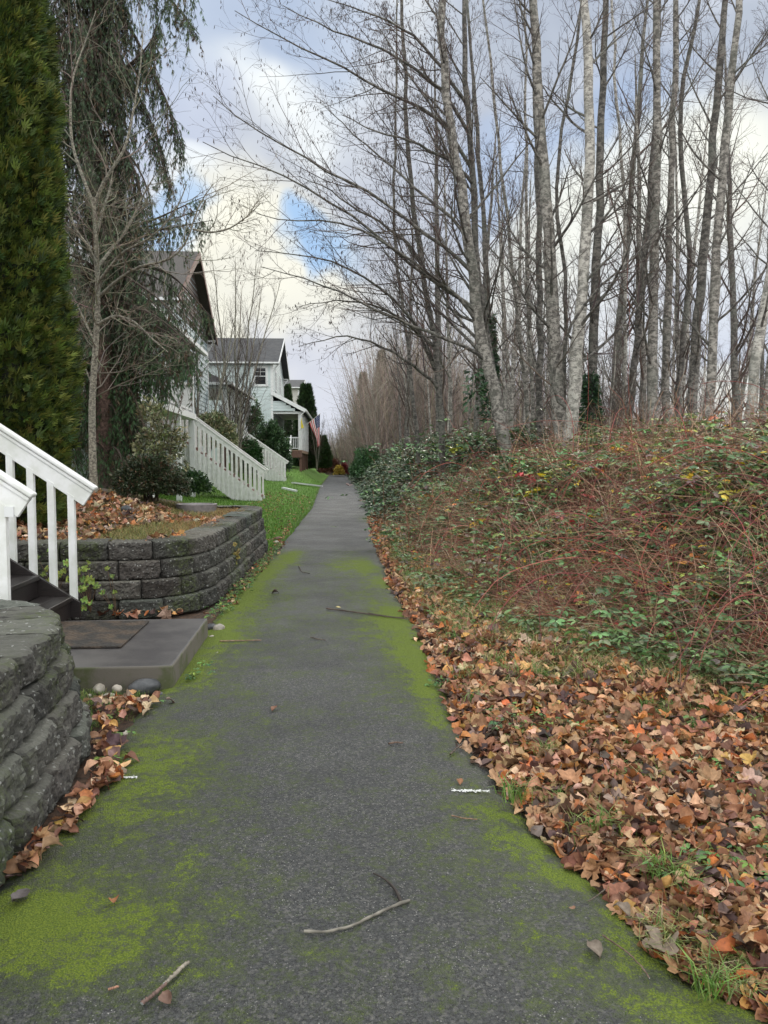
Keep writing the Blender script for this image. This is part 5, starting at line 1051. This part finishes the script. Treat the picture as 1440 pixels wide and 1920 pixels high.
# weeping conifer
def weeping():
    Yc = 15.6; b0 = atY(196, 900, Yc); base = (float(b0[0]), Yc, .85)
    root = thing('weeping_cypress', base, 'tall weeping conifer with hanging curtains of grey-green foliage behind the leafless garden tree', 'tree')
    T = resample([(base[0], Yc, .6), (base[0]+.05, Yc, 4), (base[0]-.05, Yc, 8), (base[0]+.1, Yc, 13.6)], 24); g = MB(); tubes(g, T, .19*(1-np.linspace(0, 1, 24))**.8+.02, 12); part('trunk', g, 'cypress_bark', root, smooth=True)
    br = []
    def B(pts): br.append(resample(np.array([atY(a, b_, Yc+c_) for a, b_, c_ in pts]), 12))
    B([(205, -60, 0), (262, -40, .1), (315, -5, .1), (345, 25, .1), (371, 72, .1)])
    B([(205, -10, 0), (250, 60, .3), (285, 130, .4), (308, 180, .4), (330, 225, .4), (344, 292, .4)])
    B([(205, 150, 0), (262, 120, -.2), (290, 95, -.3), (303, 55, -.3)])
    B([(205, 60, 0), (245, 150, .2), (280, 220, .3), (300, 280, .3), (312, 338, .3)])
    B([(205, 440, 0), (255, 424, .1), (295, 410, .2), (340, 388, .2), (384, 368, .2)])
    B([(205, 250, 0), (240, 290, -.3), (262, 340, -.4), (268, 420, -.4)])
    B([(205, 560, 0), (250, 570, -.4), (300, 590, -.7), (350, 630, -.8), (372, 660, -.8)])
    B([(205, 500, 0), (240, 520, -.5), (300, 560, -.9), (330, 600, -.9)])
    B([(205, 640, 0), (250, 650, -.3), (290, 680, -.5), (330, 700, -.5)])
    B([(205, 480, 0), (260, 500, .8), (320, 510, 1.1), (365, 560, 1.2), (400, 600, 1.2)])
    for k in range(150):
        z = 1.6+11.3*(k/150)**1.0; a = rng.random()*6.28; L = (1.45-.05*z)*(.6+.6*rng.random()); L *= 1.0 if math.cos(a) < .3 else .62
        x0 = np.interp(z, T[:, 2], T[:, 0]); c_, s_ = math.cos(a), math.sin(a)
        br.append(resample([(x0, Yc, z), (x0+c_*L*.45, Yc+s_*L*.45, z+.25), (x0+c_*L*.8, Yc+s_*L*.8, z+.1), (x0+c_*L, Yc+s_*L, z-.7*rng.random())], 12))
    B([(205, 590, 0), (260, 600, -.5), (320, 625, -.9), (352, 650, -1.0), (358, 700, -1.0)])
    B([(205, 560, 0), (240, 600, .5), (290, 615, .6), (320, 640, .6), (345, 680, .6)])
    B([(205, 620, 0), (240, 640, .3), (280, 660, .4), (300, 690, .4), (315, 740, .4)])
    ex = [b_ for i_, b_ in enumerate(br) if i_ < 10 or i_ >= len(br)-3]; br = br+[b_+np.linspace(0, 1, 12)[:, None]*rng.normal(size=3)*[.10, .45, .16] for _ in range(2) for b_ in ex]
    br = np.array(br); g = MB(); tubes(g, br, np.tile(np.linspace(.032, .006, 12), (len(br), 1)), 5, (.06, .045, .035)); part('boughs', g, 'twig', root, smooth=True)
    # hanging strands
    m = 44; nb = len(br); t = (np.arange(m)[None]+rng.random((nb, m)))/m*.93+.07; f = t*11; i = np.minimum(f.astype(int), 10); w_ = (f-i)[..., None]; bi = np.arange(nb)[:, None]
    p = (br[bi, i]*(1-w_)+br[bi, i+1]*w_).reshape(-1, 3)+rng.normal(size=(nb*m, 3))*[.03, .05, .02]; n = len(p); L = (.40+.95*rng.random(n)**1.2)*(1-.55*t.ravel()**3); L[:10*m] *= .70
    L[:m] *= .6; L[4*m:5*m] *= .62
    N = 7; P = np.zeros((n, N, 3)); P[:, 0] = p; sway = rng.normal(size=(n, 2))*.05
    for k in range(1, N): P[:, k] = P[:, k-1]+np.c_[sway*.5+rng.normal(size=(n, 2))*.012, -L/(N-1)]
    P[:, :, 2] = np.maximum(P[:, :, 2], 1.0)
    g = MB(); tubes(g, P, np.tile(np.linspace(.006, .002, N), (n, 1)), 3, (.07, .055, .04))
    q = 11; s_ = rng.random((n, q)); f = s_*(N-1); i = np.minimum(f.astype(int), N-2); w_ = (f-i)[..., None]; bi = np.arange(n)[:, None]; pp = (P[bi, i]*(1-w_)+P[bi, i+1]*w_).reshape(-1, 3)
    d = np.c_[rng.normal(size=(n*q, 2))*.38, -np.ones(n*q)]; low = sstep(4.5, 2.5, pp[:, 2])[:, None]
    br_ = (rng.random(n) < .18).repeat(q)[:, None]; pal = pick([(.085, .13, .070), (.065, .11, .055), (.12, .165, .085), (.052, .088, .048)], n*q, .2); gr = pick([(.045, .115, .035), (.07, .15, .045), (.03, .08, .03)], n*q, .2); bn = pick([(.13, .09, .05), (.10, .075, .05)], n*q, .2)
    cl = np.where(br_, bn, pal*(1-low*.8)+gr*low*.8)
    inst(g, FAN_V[4:16]*[1, .62, 1], FAN_F[:3], pp, frames(d, norm(rng.normal(size=(n*q, 3)))), .07+.06*rng.random(n*q), cl); part('hanging_foliage', g, 'foliage', root)
    return root
weeping()

# small leafless garden tree
def garden_tree():
    Yc = 12.0; b0 = atY(177, 905, Yc); base = (float(b0[0]), Yc, .95); root = thing('garden_tree', base, 'small leafless garden tree with lichen-pale bark in the planter', 'tree')
    def Q(pts, n=16): return resample(np.array([atY(a, b_, Yc+c_) for a, b_, c_ in pts]), n)
    T = Q([(177, 925, 0), (174, 880, 0), (172, 760, 0), (180, 640, 0), (184, 560, 0), (181, 460, 0), (174, 370, 0)], 24)
    forks = [Q([(174, 380, 0), (150, 320, .1), (132, 270, .1), (132, 150, .2), (160, 80, .2), (180, 20, .2)]), Q([(176, 385, 0), (195, 335, -.1), (235, 285, -.2), (250, 210, -.2), (265, 120, -.3), (268, 50, -.3)]),
             Q([(186, 556, 0), (225, 520, -.3), (262, 497, -.5), (320, 490, -.8), (348, 465, -.9), (362, 425, -1), (368, 385, -1), (400, 345, -1.1)]),
             Q([(362, 430, -1), (395, 437, -1.1), (430, 430, -1.3), (465, 405, -1.4), (490, 380, -1.5)]), Q([(178, 640, 0), (160, 605, .1), (140, 560, .2), (120, 530, .2)]),
             Q([(181, 610, 0), (215, 590, -.2), (250, 600, -.4), (290, 640, -.5), (315, 660, -.6)]), Q([(183, 500, 0), (215, 460, .3), (240, 430, .4), (270, 360, .5), (290, 330, .5)]),
             Q([(182, 500, 0), (165, 460, -.2), (140, 430, -.3), (128, 380, -.3)]), Q([(184, 530, 0), (230, 470, -.6), (280, 450, -.9), (330, 400, -1.1), (350, 345, -1.2)]),
             Q([(172, 720, 0), (160, 690, .1), (145, 665, .2), (128, 655, .2)]), Q([(178, 440, 0), (190, 400, 0), (205, 360, .1), (215, 300, .2)])]
    g = MB(); r = .062*(1-np.linspace(0, 1, 24)*.55); tubes(g, T, r, 10); part('trunk', g, 'lichen_bark', root, smooth=True)
    F = np.array(forks); FR = np.tile(np.linspace(.028, .006, 16), (len(F), 1)); FR[3] *= .6; FR[9] *= .55; FR[4] *= .7
    g = MB(); tubes(g, F, FR, 6); part('limb', g, 'lichen_bark', root, smooth=True)
    pal = [(.22, .19, .15), (.28, .25, .19), (.17, .14, .11), (.24, .22, .16)]; g = MB()
    A1 = grow(F, FR, np.linalg.norm(F[:, -1]-F[:, 0], axis=1)+.3, 11, 7, .15, .98, .75, .42, .5, .16, .05, None, .006, .35); A2 = grow(T[None], r[None], np.array([1.3]), 26, 7, .32, .98, 1.0, .9, .25, .17, .02, None, .007, .3)
    for A in (A1, A2):
        tubes(g, A[0], A[1], 4, pick(pal, len(A[0]), .15)); B_ = grow(*A, 6, 5, .12, .98, .7, .5, .55, .16, .04, None, .0036, .35); tubes(g, B_[0], B_[1], 3, pick(pal, len(B_[0]), .15))
        C_ = grow(*B_, 3, 4, .2, .98, .65, .5, .6, .15, .05, None, .0026, .3); tubes(g, C_[0], C_[1], 3, pick(pal, len(C_[0]), .15))
    part('twigs', g, 'twig', root); return root
garden_tree()

# leafy shrubs
def shrub(name, label, c_, rx, ry, rz, n, pal, sz, group=None, stems=9, mat='gloss_foliage', open_=0.0, cat='shrub', wts=None, zmin=None, spiky=.25):
    c_ = np.array(c_, float); root = thing(name, tuple(c_), label, cat, group); z0 = c_[2]
    g = MB(); d = norm(rng.normal(size=(n, 3))); d[:, 2] = np.abs(d[:, 2])*1.2-.25; r = (1-rng.random(n)**1.6*.5)*(.72+.42*vnoise(np.arctan2(d[:, 1], d[:, 0])*1.8+3, d[:, 2]*2.6, 1.6, int(abs(c_[0]*7)) % 9+95))
    p = c_+d*r[:, None]*[rx, ry, rz]+[0, 0, rz*.25]; p[:, 2] = np.maximum(p[:, 2], z0+.03)
    if open_ > 0: k = vnoise(p[:, 0]*2, p[:, 2]*2+p[:, 1], 2.2, 99) > open_; p = p[k]; d = d[k]
    n = len(p); cols = pick(pal, n, .2, wts)
    for j in range(4):
        dd = norm(d+rng.normal(size=(n, 3))*.75); inst(g, LV, LF, p+rng.normal(size=(n, 3))*sz*.3, frames(dd, norm(rng.normal(size=(n, 3))*.6+[0, 0, 1])), sz*(.7+.6*rng.random(n)), cols*(1+.1*rng.normal(size=(n, 1))))
    part('foliage', g, mat, root)
    S = np.array([resample([c_+[rng.normal()*.06, rng.normal()*.06, -.1], c_+np.array([math.cos(a)*rx*.35, math.sin(a)*ry*.35, rz*.45]), c_+np.array([math.cos(a)*rx*.75, math.sin(a)*ry*.75, rz*(.75+.5*rng.random())])], 7) for a in np.linspace(0, 6.28, stems+1)[:-1]+rng.random()])
    g = MB(); R = np.tile(np.linspace(.018, .005, 7), (stems, 1)); tubes(g, S, R, 5, (.10, .075, .055)); A = grow(S, R, np.full(stems, rz*.9), 8, 5, .3, .95, .6, .5, .5, .12, .05, None, .003); tubes(g, A[0], A[1], 3, (.10, .075, .055)); part('stems', g, 'twig', root)
    return root
def S_(px, py, Y): q = atY(px, py, Y); return (float(q[0]), float(q[1]), float(q[2]))
shrub('azalea_shrub', 'broad dark low shrub in front of the conifer in the planter', S_(282, 928, 12.6), .62, .55, .52, 5200, [(.035, .055, .025), (.055, .075, .035), (.09, .085, .045), (.13, .075, .045)], .045, wts=[5, 5, 3, 1.2])
shrub('rhododendron', 'leggy pale-leaved shrub with open branches above the dark low one', S_(300, 880, 13.6), .52, .5, 1.0, 900, [(.16, .18, .08), (.22, .23, .11), (.09, .11, .05), (.28, .27, .15)], .075, open_=.45, stems=7)
shrub('fern', 'small dark green fern clump under the white-railed stairs', S_(352, 922, 18), .55, .5, .4, 700, [(.03, .07, .025), (.05, .10, .03)], .09, stems=5)
shrub('variegated_shrub', 'rounded cream-and-green variegated shrub behind the middle stair railing', S_(401, 838, 32.0), .95, .9, 1.15, 3200, [(.30, .30, .17), (.20, .24, .11), (.38, .36, .22), (.10, .14, .06)], .10)
shrub('rhododendron', 'large dark green rhododendron between the two white stair railings', S_(508, 880, 48), 1.25, 1.2, 2.4, 4200, [(.045, .095, .035), (.065, .13, .045), (.03, .065, .028)], .15)
shrub('rhododendron', 'mid-green bush just left of the farthest stair railing', S_(466, 886, 41), .85, .9, 1.5, 2600, [(.05, .12, .035), (.07, .15, .045), (.035, .08, .03)], .13)
shrub('camellia', 'upright green bush against the pale porch columns', S_(478, 850, 51.5), .6, .8, 3.0, 1500, [(.05, .11, .035), (.07, .14, .05)], .14, open_=.3)
shrub('laurel_hedge', 'glossy green laurel mound at the right side of the path end', S_(690, 893, 56), 1.3, 3.0, 1.75, 6000, [(.06, .14, .05), (.08, .17, .06), (.045, .11, .045)], .14)
shrub('red_hedge', 'clipped red-brown hedge at the far end of the path', S_(619, 886, 84), 1.35, 1.2, 1.35, 2600, [(.13, .045, .030), (.10, .05, .03), (.16, .06, .04)], .16)
shrub('yellow_shrub', 'small yellow shrub beside the far end of the path', S_(636, 889, 82), .55, .5, .75, 700, [(.50, .36, .06), (.40, .30, .06)], .14)
shrub('red_shrub', 'small crimson shrub next to the yellow one at the path end', S_(645, 888, 84), .55, .5, .95, 800, [(.22, .025, .035), (.16, .02, .03)], .14)
conifer_column('arborvitae', 'dark columnar evergreen just right of the mint house porch', (-1.55, 71, 1.0), 7.6, 1.05, 5200, [(.035, .07, .025), (.05, .09, .03), (.025, .05, .02)], .30)
conifer_column('arborvitae', 'shorter dark evergreen at the right of the columnar one behind the flag', (-.25, 76, 1.0), 3.1, .95, 4000, [(.035, .075, .025), (.05, .10, .03), (.06, .09, .03)], .28)
conifer_column('arborvitae', 'small rounded evergreen seen over the mint house porch roof', (-3.6, 78, 1.0), 8.3, .8, 2600, [(.03, .06, .022), (.04, .075, .025)], .28)
conifer_column('fir_tree', 'distant conifer rising out of the brown thicket above the laurel mound', (5.6, 108, .2), 13.5, 1.9, 6500, [(.10, .125, .095), (.12, .14, .105)], .6, core=.35, taper=.25, top=.02)  # lighter, greyer greens: distance haze put into the foliage colour
conifer_column('fir_tree', 'second distant conifer, lower and further right in the thicket', (7.6, 100, .2), 15.5, 2.1, 6500, [(.10, .125, .095), (.12, .14, .105)], .6, core=.35, taper=.25, top=.02)  # same haze-paled foliage colour as the first fir
# leafless vase-shaped trees between the houses
vz = proto_tree(10.4, .06, 'lichen_bark', 22, 2.6, 8, True, 7); q = S_(438, 800, 38); vz.location = (q[0], 38, .5); vz.name = 'bare_garden_tree'; vz.scale = (.9, .9, .98)
tag(vz, 'leafless many-stemmed tree fanning out in front of the mint house', 'tree')
v2 = proto_tree(4.2, .03, 'lichen_bark', 10, 1.3, 9, True, 4); v2.location = (-.55, 66, 1.1); v2.name = 'bare_shrub'; tag(v2, 'small leafless shrub right of the mint house porch below the flag', 'shrub')
v3 = proto_tree(7.0, .06, 'lichen_bark', 14, 2.0, 10, True, 4); q = S_(372, 800, 33); v3.location = (q[0], 33.5, .5); v3.name = 'bare_garden_tree'; tag(v3, 'leafless tree close to the gabled house wall with mossy stems', 'tree')

# ivy on two trunks
for lb, px, y0_, y1_, Yv, n in (('dark ivy climbing the trunk beside the leaning alder', 921, 790, 590, 21.4, 1100), ('dark ivy bushing round the foot of the alder beside the thick pale one', 1110, 830, 700, 17.6, 900), ('ivy sprig hanging in the gap left of the leaning alder', 893, 770, 690, 15.5, 110)):
    a, b_ = atY(px, y0_, Yv), atY(px-4, y1_, Yv); t = rng.random(n); rad = .13*(1.25-t)+.05+.05*(vnoise(t*9, t*3, 1.5, int(px) % 50)-.3)
    th = rng.random(n)*6.28; p = a+(b_-a)*t[:, None]+np.c_[np.cos(th)*rad, np.sin(th)*rad, np.zeros(n)]*(.6+.6*rng.random((n, 1))); g = MB()
    d = np.c_[np.cos(th), np.sin(th), -.4+0*th]+rng.normal(size=(n, 3))*.4; inst(g, LV, LF, p, frames(d, norm(rng.normal(size=(n, 3))+[0, 0, .6])), .10+.05*rng.random(n), pick([(.025, .06, .028), (.035, .08, .035), (.05, .10, .04)], n)); tag(g.build('ivy', 'gloss_foliage'), lb, 'ivy', 'ivy on the alder trunks')

# ------------------------------------------------------------------ small things
def rock(label, px, py, sz, mat, z=.0, fl=.6, group='loose stones by the slab and wall'):
    c_ = atZ(px, py, z); t = np.linspace(0, math.pi, 12); a = np.linspace(0, 2*math.pi, 21)[:-1]; A_, T2 = np.meshgrid(a, t); sd_ = rng.integers(0, 99)
    r = 1+.28*(vnoise(np.cos(A_)*np.sin(T2)*1.3+5, np.sin(A_)*np.sin(T2)*1.3+np.cos(T2)*1.3+5, 1.4, sd_)-.5); k = rng.random()*3; x = np.cos(A_)*np.sin(T2)*r; y = np.sin(A_)*np.sin(T2)*r*.72; zz = np.cos(T2)*r*fl
    v = np.stack([c_[0]+sz/2*(x*math.cos(k)-y*math.sin(k)), c_[1]+sz/2*(x*math.sin(k)+y*math.cos(k)), z+sz/2*fl*.6+sz/2*zz], -1).reshape(-1, 3); ii = np.arange(A_.size).reshape(A_.shape); nx2 = np.roll(ii, -1, 1); g = MB(); g.add(v, np.stack([ii[:-1], ii[1:], nx2[1:], nx2[:-1]], -1).reshape(-1, 4)); tag(g.build('stone', mat, smooth=True), label, 'stone', group)
rock('largest stone, slate-dark, against the front of the concrete slab', 270, 1298, .20, 'dark_stone', fl=.55)
rock('long tan cobble left of the dark stone', 186, 1298, .115, 'gravel_stone'); rock('round tan cobble just behind the long one', 220, 1296, .085, 'gravel_stone', .02); rock('flat mossy cobble in front of the tan pair', 205, 1308, .09, 'gravel_stone', fl=.4)
rock('pale egg-shaped stone below the slab corner', 273, 1325, .085, 'gravel_stone', fl=.8); rock('small dark stone at the slab corner', 300, 1304, .05, 'dark_stone'); rock('tiny cream pebble near the left wall', 168, 1306, .035, 'gravel_stone')
rock('little tan stone in the leaves by the wall', 234, 1378, .05, 'gravel_stone'); rock('round tan stone at the far corner of the slab', 410, 1183, .105, 'gravel_stone', .0, .75); rock('grey stone tucked behind the round tan one', 398, 1180, .11, 'dark_stone'); rock('white pebble at the far edge of the slab', 397, 1196, .05, 'gravel_stone'); rock('small tan pebble on the path beside the slab', 408, 1228, .05, 'gravel_stone')
rock('flat reddish stone at the end of the curved wall', 522, 1012, .19, 'rust_brown', fl=.4); rock('pale stone at the end of the curved wall', 518, 1019, .15, 'gravel_stone', fl=.45); rock('blue-grey stone on the leaves behind the curved wall', 236, 960, .20, 'dark_stone', .82, .6); rock('grey rock behind the slab under the stair foot', 228, 1152, .17, 'dark_stone', .03)
def stick(label, pts, r0, r1, z=.028, col_=(.09, .07, .055), side=()):
    g = MB(); P = resample(np.array([atZ(a, b_, z)+[0, 0, .003*(i % 2)] for i, (a, b_) in enumerate(pts)]), 22); P[1:-1] += rng.normal(size=(20, 3))*r0*.28; R = np.linspace(r0, r1, 22)*(1+.12*rng.normal(size=22)); P[:, 2] = z+R*.8; cc = np.repeat(np.array([col_])*(.7+.9*rng.random((22, 1))), 7, 0)
    tubes(g, P, R, 7, (.5, .5, .5), caps=True); g.C[0] = cc[:len(g.C[0])] if len(cc) == len(g.C[0]) else g.C[0]*0+np.array(col_)
    for s_ in side: Q = resample(np.array([atZ(a, b_, z) for a, b_ in s_]), 12); Q[:, 2] = z+r1; tubes(g, Q, np.linspace(r1*1.2, r1*.5, 12), 5, (.05, .04, .035))
    tag(g.build('stick', 'twig', smooth=True), label, 'stick', 'sticks lying on the path')
stick('curved lichen-grey stick with a dark hooked tip in the foreground of the path', [(570, 1748), (610, 1750), (660, 1738), (700, 1718), (740, 1700), (768, 1690)], .0042, .0055, col_=(.17, .155, .13), side=[[(752, 1694), (742, 1670), (722, 1650), (700, 1640)]])
stick('broken pale stick nearest the camera at the lower left, upper half', [(353, 1806), (335, 1822), (318, 1838), (308, 1848)], .0050, .0062, col_=(.24, .21, .17)); stick('broken brown stick nearest the camera at the lower left, lower half', [(312, 1846), (290, 1866), (266, 1885)], .0050, .0060, col_=(.14, .09, .075))
stick('tiny reddish twig left of the broken stick', [(203, 1857), (222, 1851)], .0035, .003, col_=(.28, .15, .10))
stick('long thin twig lying across the path beyond the slab', [(612, 1142), (660, 1148), (720, 1156), (770, 1162)], .008, .004, col_=(.07, .05, .04), side=[[(690, 1150), (740, 1158), (795, 1160)]]); stick('short twig at the left side beside the slab', [(412, 1203), (450, 1202), (490, 1201)], .006, .004, col_=(.2, .13, .09)); stick('short dark twig right of centre on the path', [(582, 1195), (596, 1199), (611, 1201)], .005, .004)
stick('bent little twig right of centre near the paint tick', [(729, 1396), (740, 1393), (756, 1394)], .005, .004, col_=(.12, .08, .06)); stick('dark twig leaning on the path edge before the leaves', [(844, 1416), (856, 1404), (868, 1394)], .005, .004); stick('thin tan twig below the right paint tick', [(847, 1530), (870, 1535), (895, 1537)], .0025, .002, col_=(.22, .13, .08)); stick('thin dark twig beside the mossy right edge', [(1103, 1691), (1120, 1680), (1135, 1668)], .0022, .002)
stick('looped thin twig lying on the path far beyond the slab', [(560, 1062), (566, 1073), (582, 1076)], .006, .004); stick('long twig half under the leaves at the lower right', [(1130, 1755), (1175, 1785), (1205, 1815), (1218, 1835)], .0028, .0018, col_=(.14, .09, .07))
def sleaf(label, px, py, sz, cc, kind='ovate', t=.15, i=0):
    g = MB(); c_ = atZ(px, py, .03)+[0, 0, .006]
    if kind == 'maple': tv, (f3, f4), sh = MP[i]; r = rots(1, t); inst(g, tv, f3, c_[None], r, np.array([sz]), np.array([cc]), 0, sh); inst(g, tv, f4, c_[None], r, np.array([sz]), np.array([cc]), 0, sh)
    else: inst(g, OV[i][0], OV[i][1], c_[None], rots(1, t), np.array([sz]), np.array([cc]), 0, OV[i][2])
    tag(g.build('fallen_leaf', 'dead_leaf', smooth=True), label, 'leaf', 'single dead leaves on the path')
sleaf('flat brown leaf beside the broken stick', 313, 1877, .055, (.20, .12, .09), i=1); sleaf('grey-purple leaf by the foot of the left wall', 38, 1682, .085, (.13, .11, .11), i=2); sleaf('little curled orange leaf on the left of the path', 213, 1690, .035, (.36, .16, .07), i=3)
sleaf('grey-brown narrow leaf alone near the right edge', 1114, 1780, .075, (.20, .16, .125), i=4, t=.05); sleaf('narrow leaf at the mossy edge touching the leaf drift', 1165, 1706, .07, (.22, .17, .13), i=5, t=.05); sleaf('small tan leaf on the asphalt near the moss', 1073, 1706, .022, (.30, .17, .11), i=6); sleaf('big square-ish grey-tan leaf at the corner of the leaf drift', 1240, 1780, .115, (.26, .20, .15), 'maple', .08, 2)
sleaf('brown leaf scrap in the middle of the path', 514, 1330, .06, (.22, .11, .07), i=7); sleaf('dark curled leaf far along the path near the moss', 516, 1112, .10, (.09, .06, .05), i=8); sleaf('russet leaf on the right edge by the mossy strip', 862, 1466, .05, (.30, .14, .07), i=9); sleaf('yellow leaf scrap on the crossing twig', 634, 1140, .06, (.5, .42, .2), i=0)
# vine leaves on the wall, round metal ring in the planter
for lb, px, py, Y_, n, s_ in (('lobed yellow-green vine leaves climbing the wall beside the stair post', 165, 1090, 7.25, 16, .075), ('small vine sprig growing from the front of the curved wall', 213, 1100, 7.35, 6, .05), ('vine sprig low on the curved face of the planter wall', 400, 1062, 9.2, 5, .09), ('dry yellow-brown moss tuft on the curved wall', 437, 1042, 9.6, 14, .06), ('vine leaves hanging behind the stair balusters', 100, 1065, 7.3, 9, .06)):
    c_ = atY(px, py, Y_); g = MB(); p = c_+rng.normal(size=(n, 3))*[.07, .015, .12]; d = np.c_[rng.normal(size=n)*.5, -np.ones(n)*.3, rng.normal(size=n)*.6-.3]
    inst(g, MP[1][0], MP[1][1][0], p, frames(d, norm(np.c_[rng.normal(size=n)*.3, -np.ones(n), .5*np.ones(n)])), np.full(n, s_), pick([(.26, .33, .07), (.20, .30, .07), (.33, .36, .10)] if 'dry' not in lb else [(.30, .24, .08), (.24, .20, .06)], n)); inst(g, MP[1][0], MP[1][1][1], p, frames(d, norm(np.c_[rng.normal(size=n)*.3, -np.ones(n), .5*np.ones(n)])), np.full(n, s_), pick([(.26, .33, .07), (.20, .30, .07)] if 'dry' not in lb else [(.30, .24, .08)], n))
    S = np.stack([p, p*.5+(c_+[0, .05, -.25])*.5, np.tile(c_+[0, .06, -.3], (n, 1))], 1); tubes(g, S, np.full((n, 3), .0025), 3, (.16, .10, .06)); tag(g.build('wall_vine', 'foliage'), lb, 'vine', 'vine sprigs on the walls')
c_ = atY(368, 946, 12.7); g = MB(); a = np.linspace(0, 2*math.pi, 41)
P = np.c_[c_[0]+.31*np.cos(a), 12.7+.31*np.sin(a), np.full(41, c_[2])]; prof = [(.31, -.12), (.33, 0), (.335, .012), (.30, .014), (.285, -.02), (.26, -.06)]; V = np.concatenate([np.c_[c_[0]+r*np.cos(a), 12.7+r*np.sin(a), np.full(41, c_[2]+z)] for r, z in prof]); nP = len(prof); ii = np.arange(nP*41).reshape(nP, 41)
g.add(V, np.stack([ii[:-1, :-1], ii[:-1, 1:], ii[1:, 1:], ii[1:, :-1]], -1).reshape(-1, 4)); ci = len(V)
g.add(np.c_[c_[0]+.262*np.cos(a[:-1]), 12.7+.262*np.sin(a[:-1]), np.full(40, c_[2]-.058)], [list(range(40))], mi=1); tag(g.build('metal_bowl', ['metal_grey', 'soil_dark'], smooth=True), 'round grey metal bowl sunk in the planter near its far corner', 'bowl')
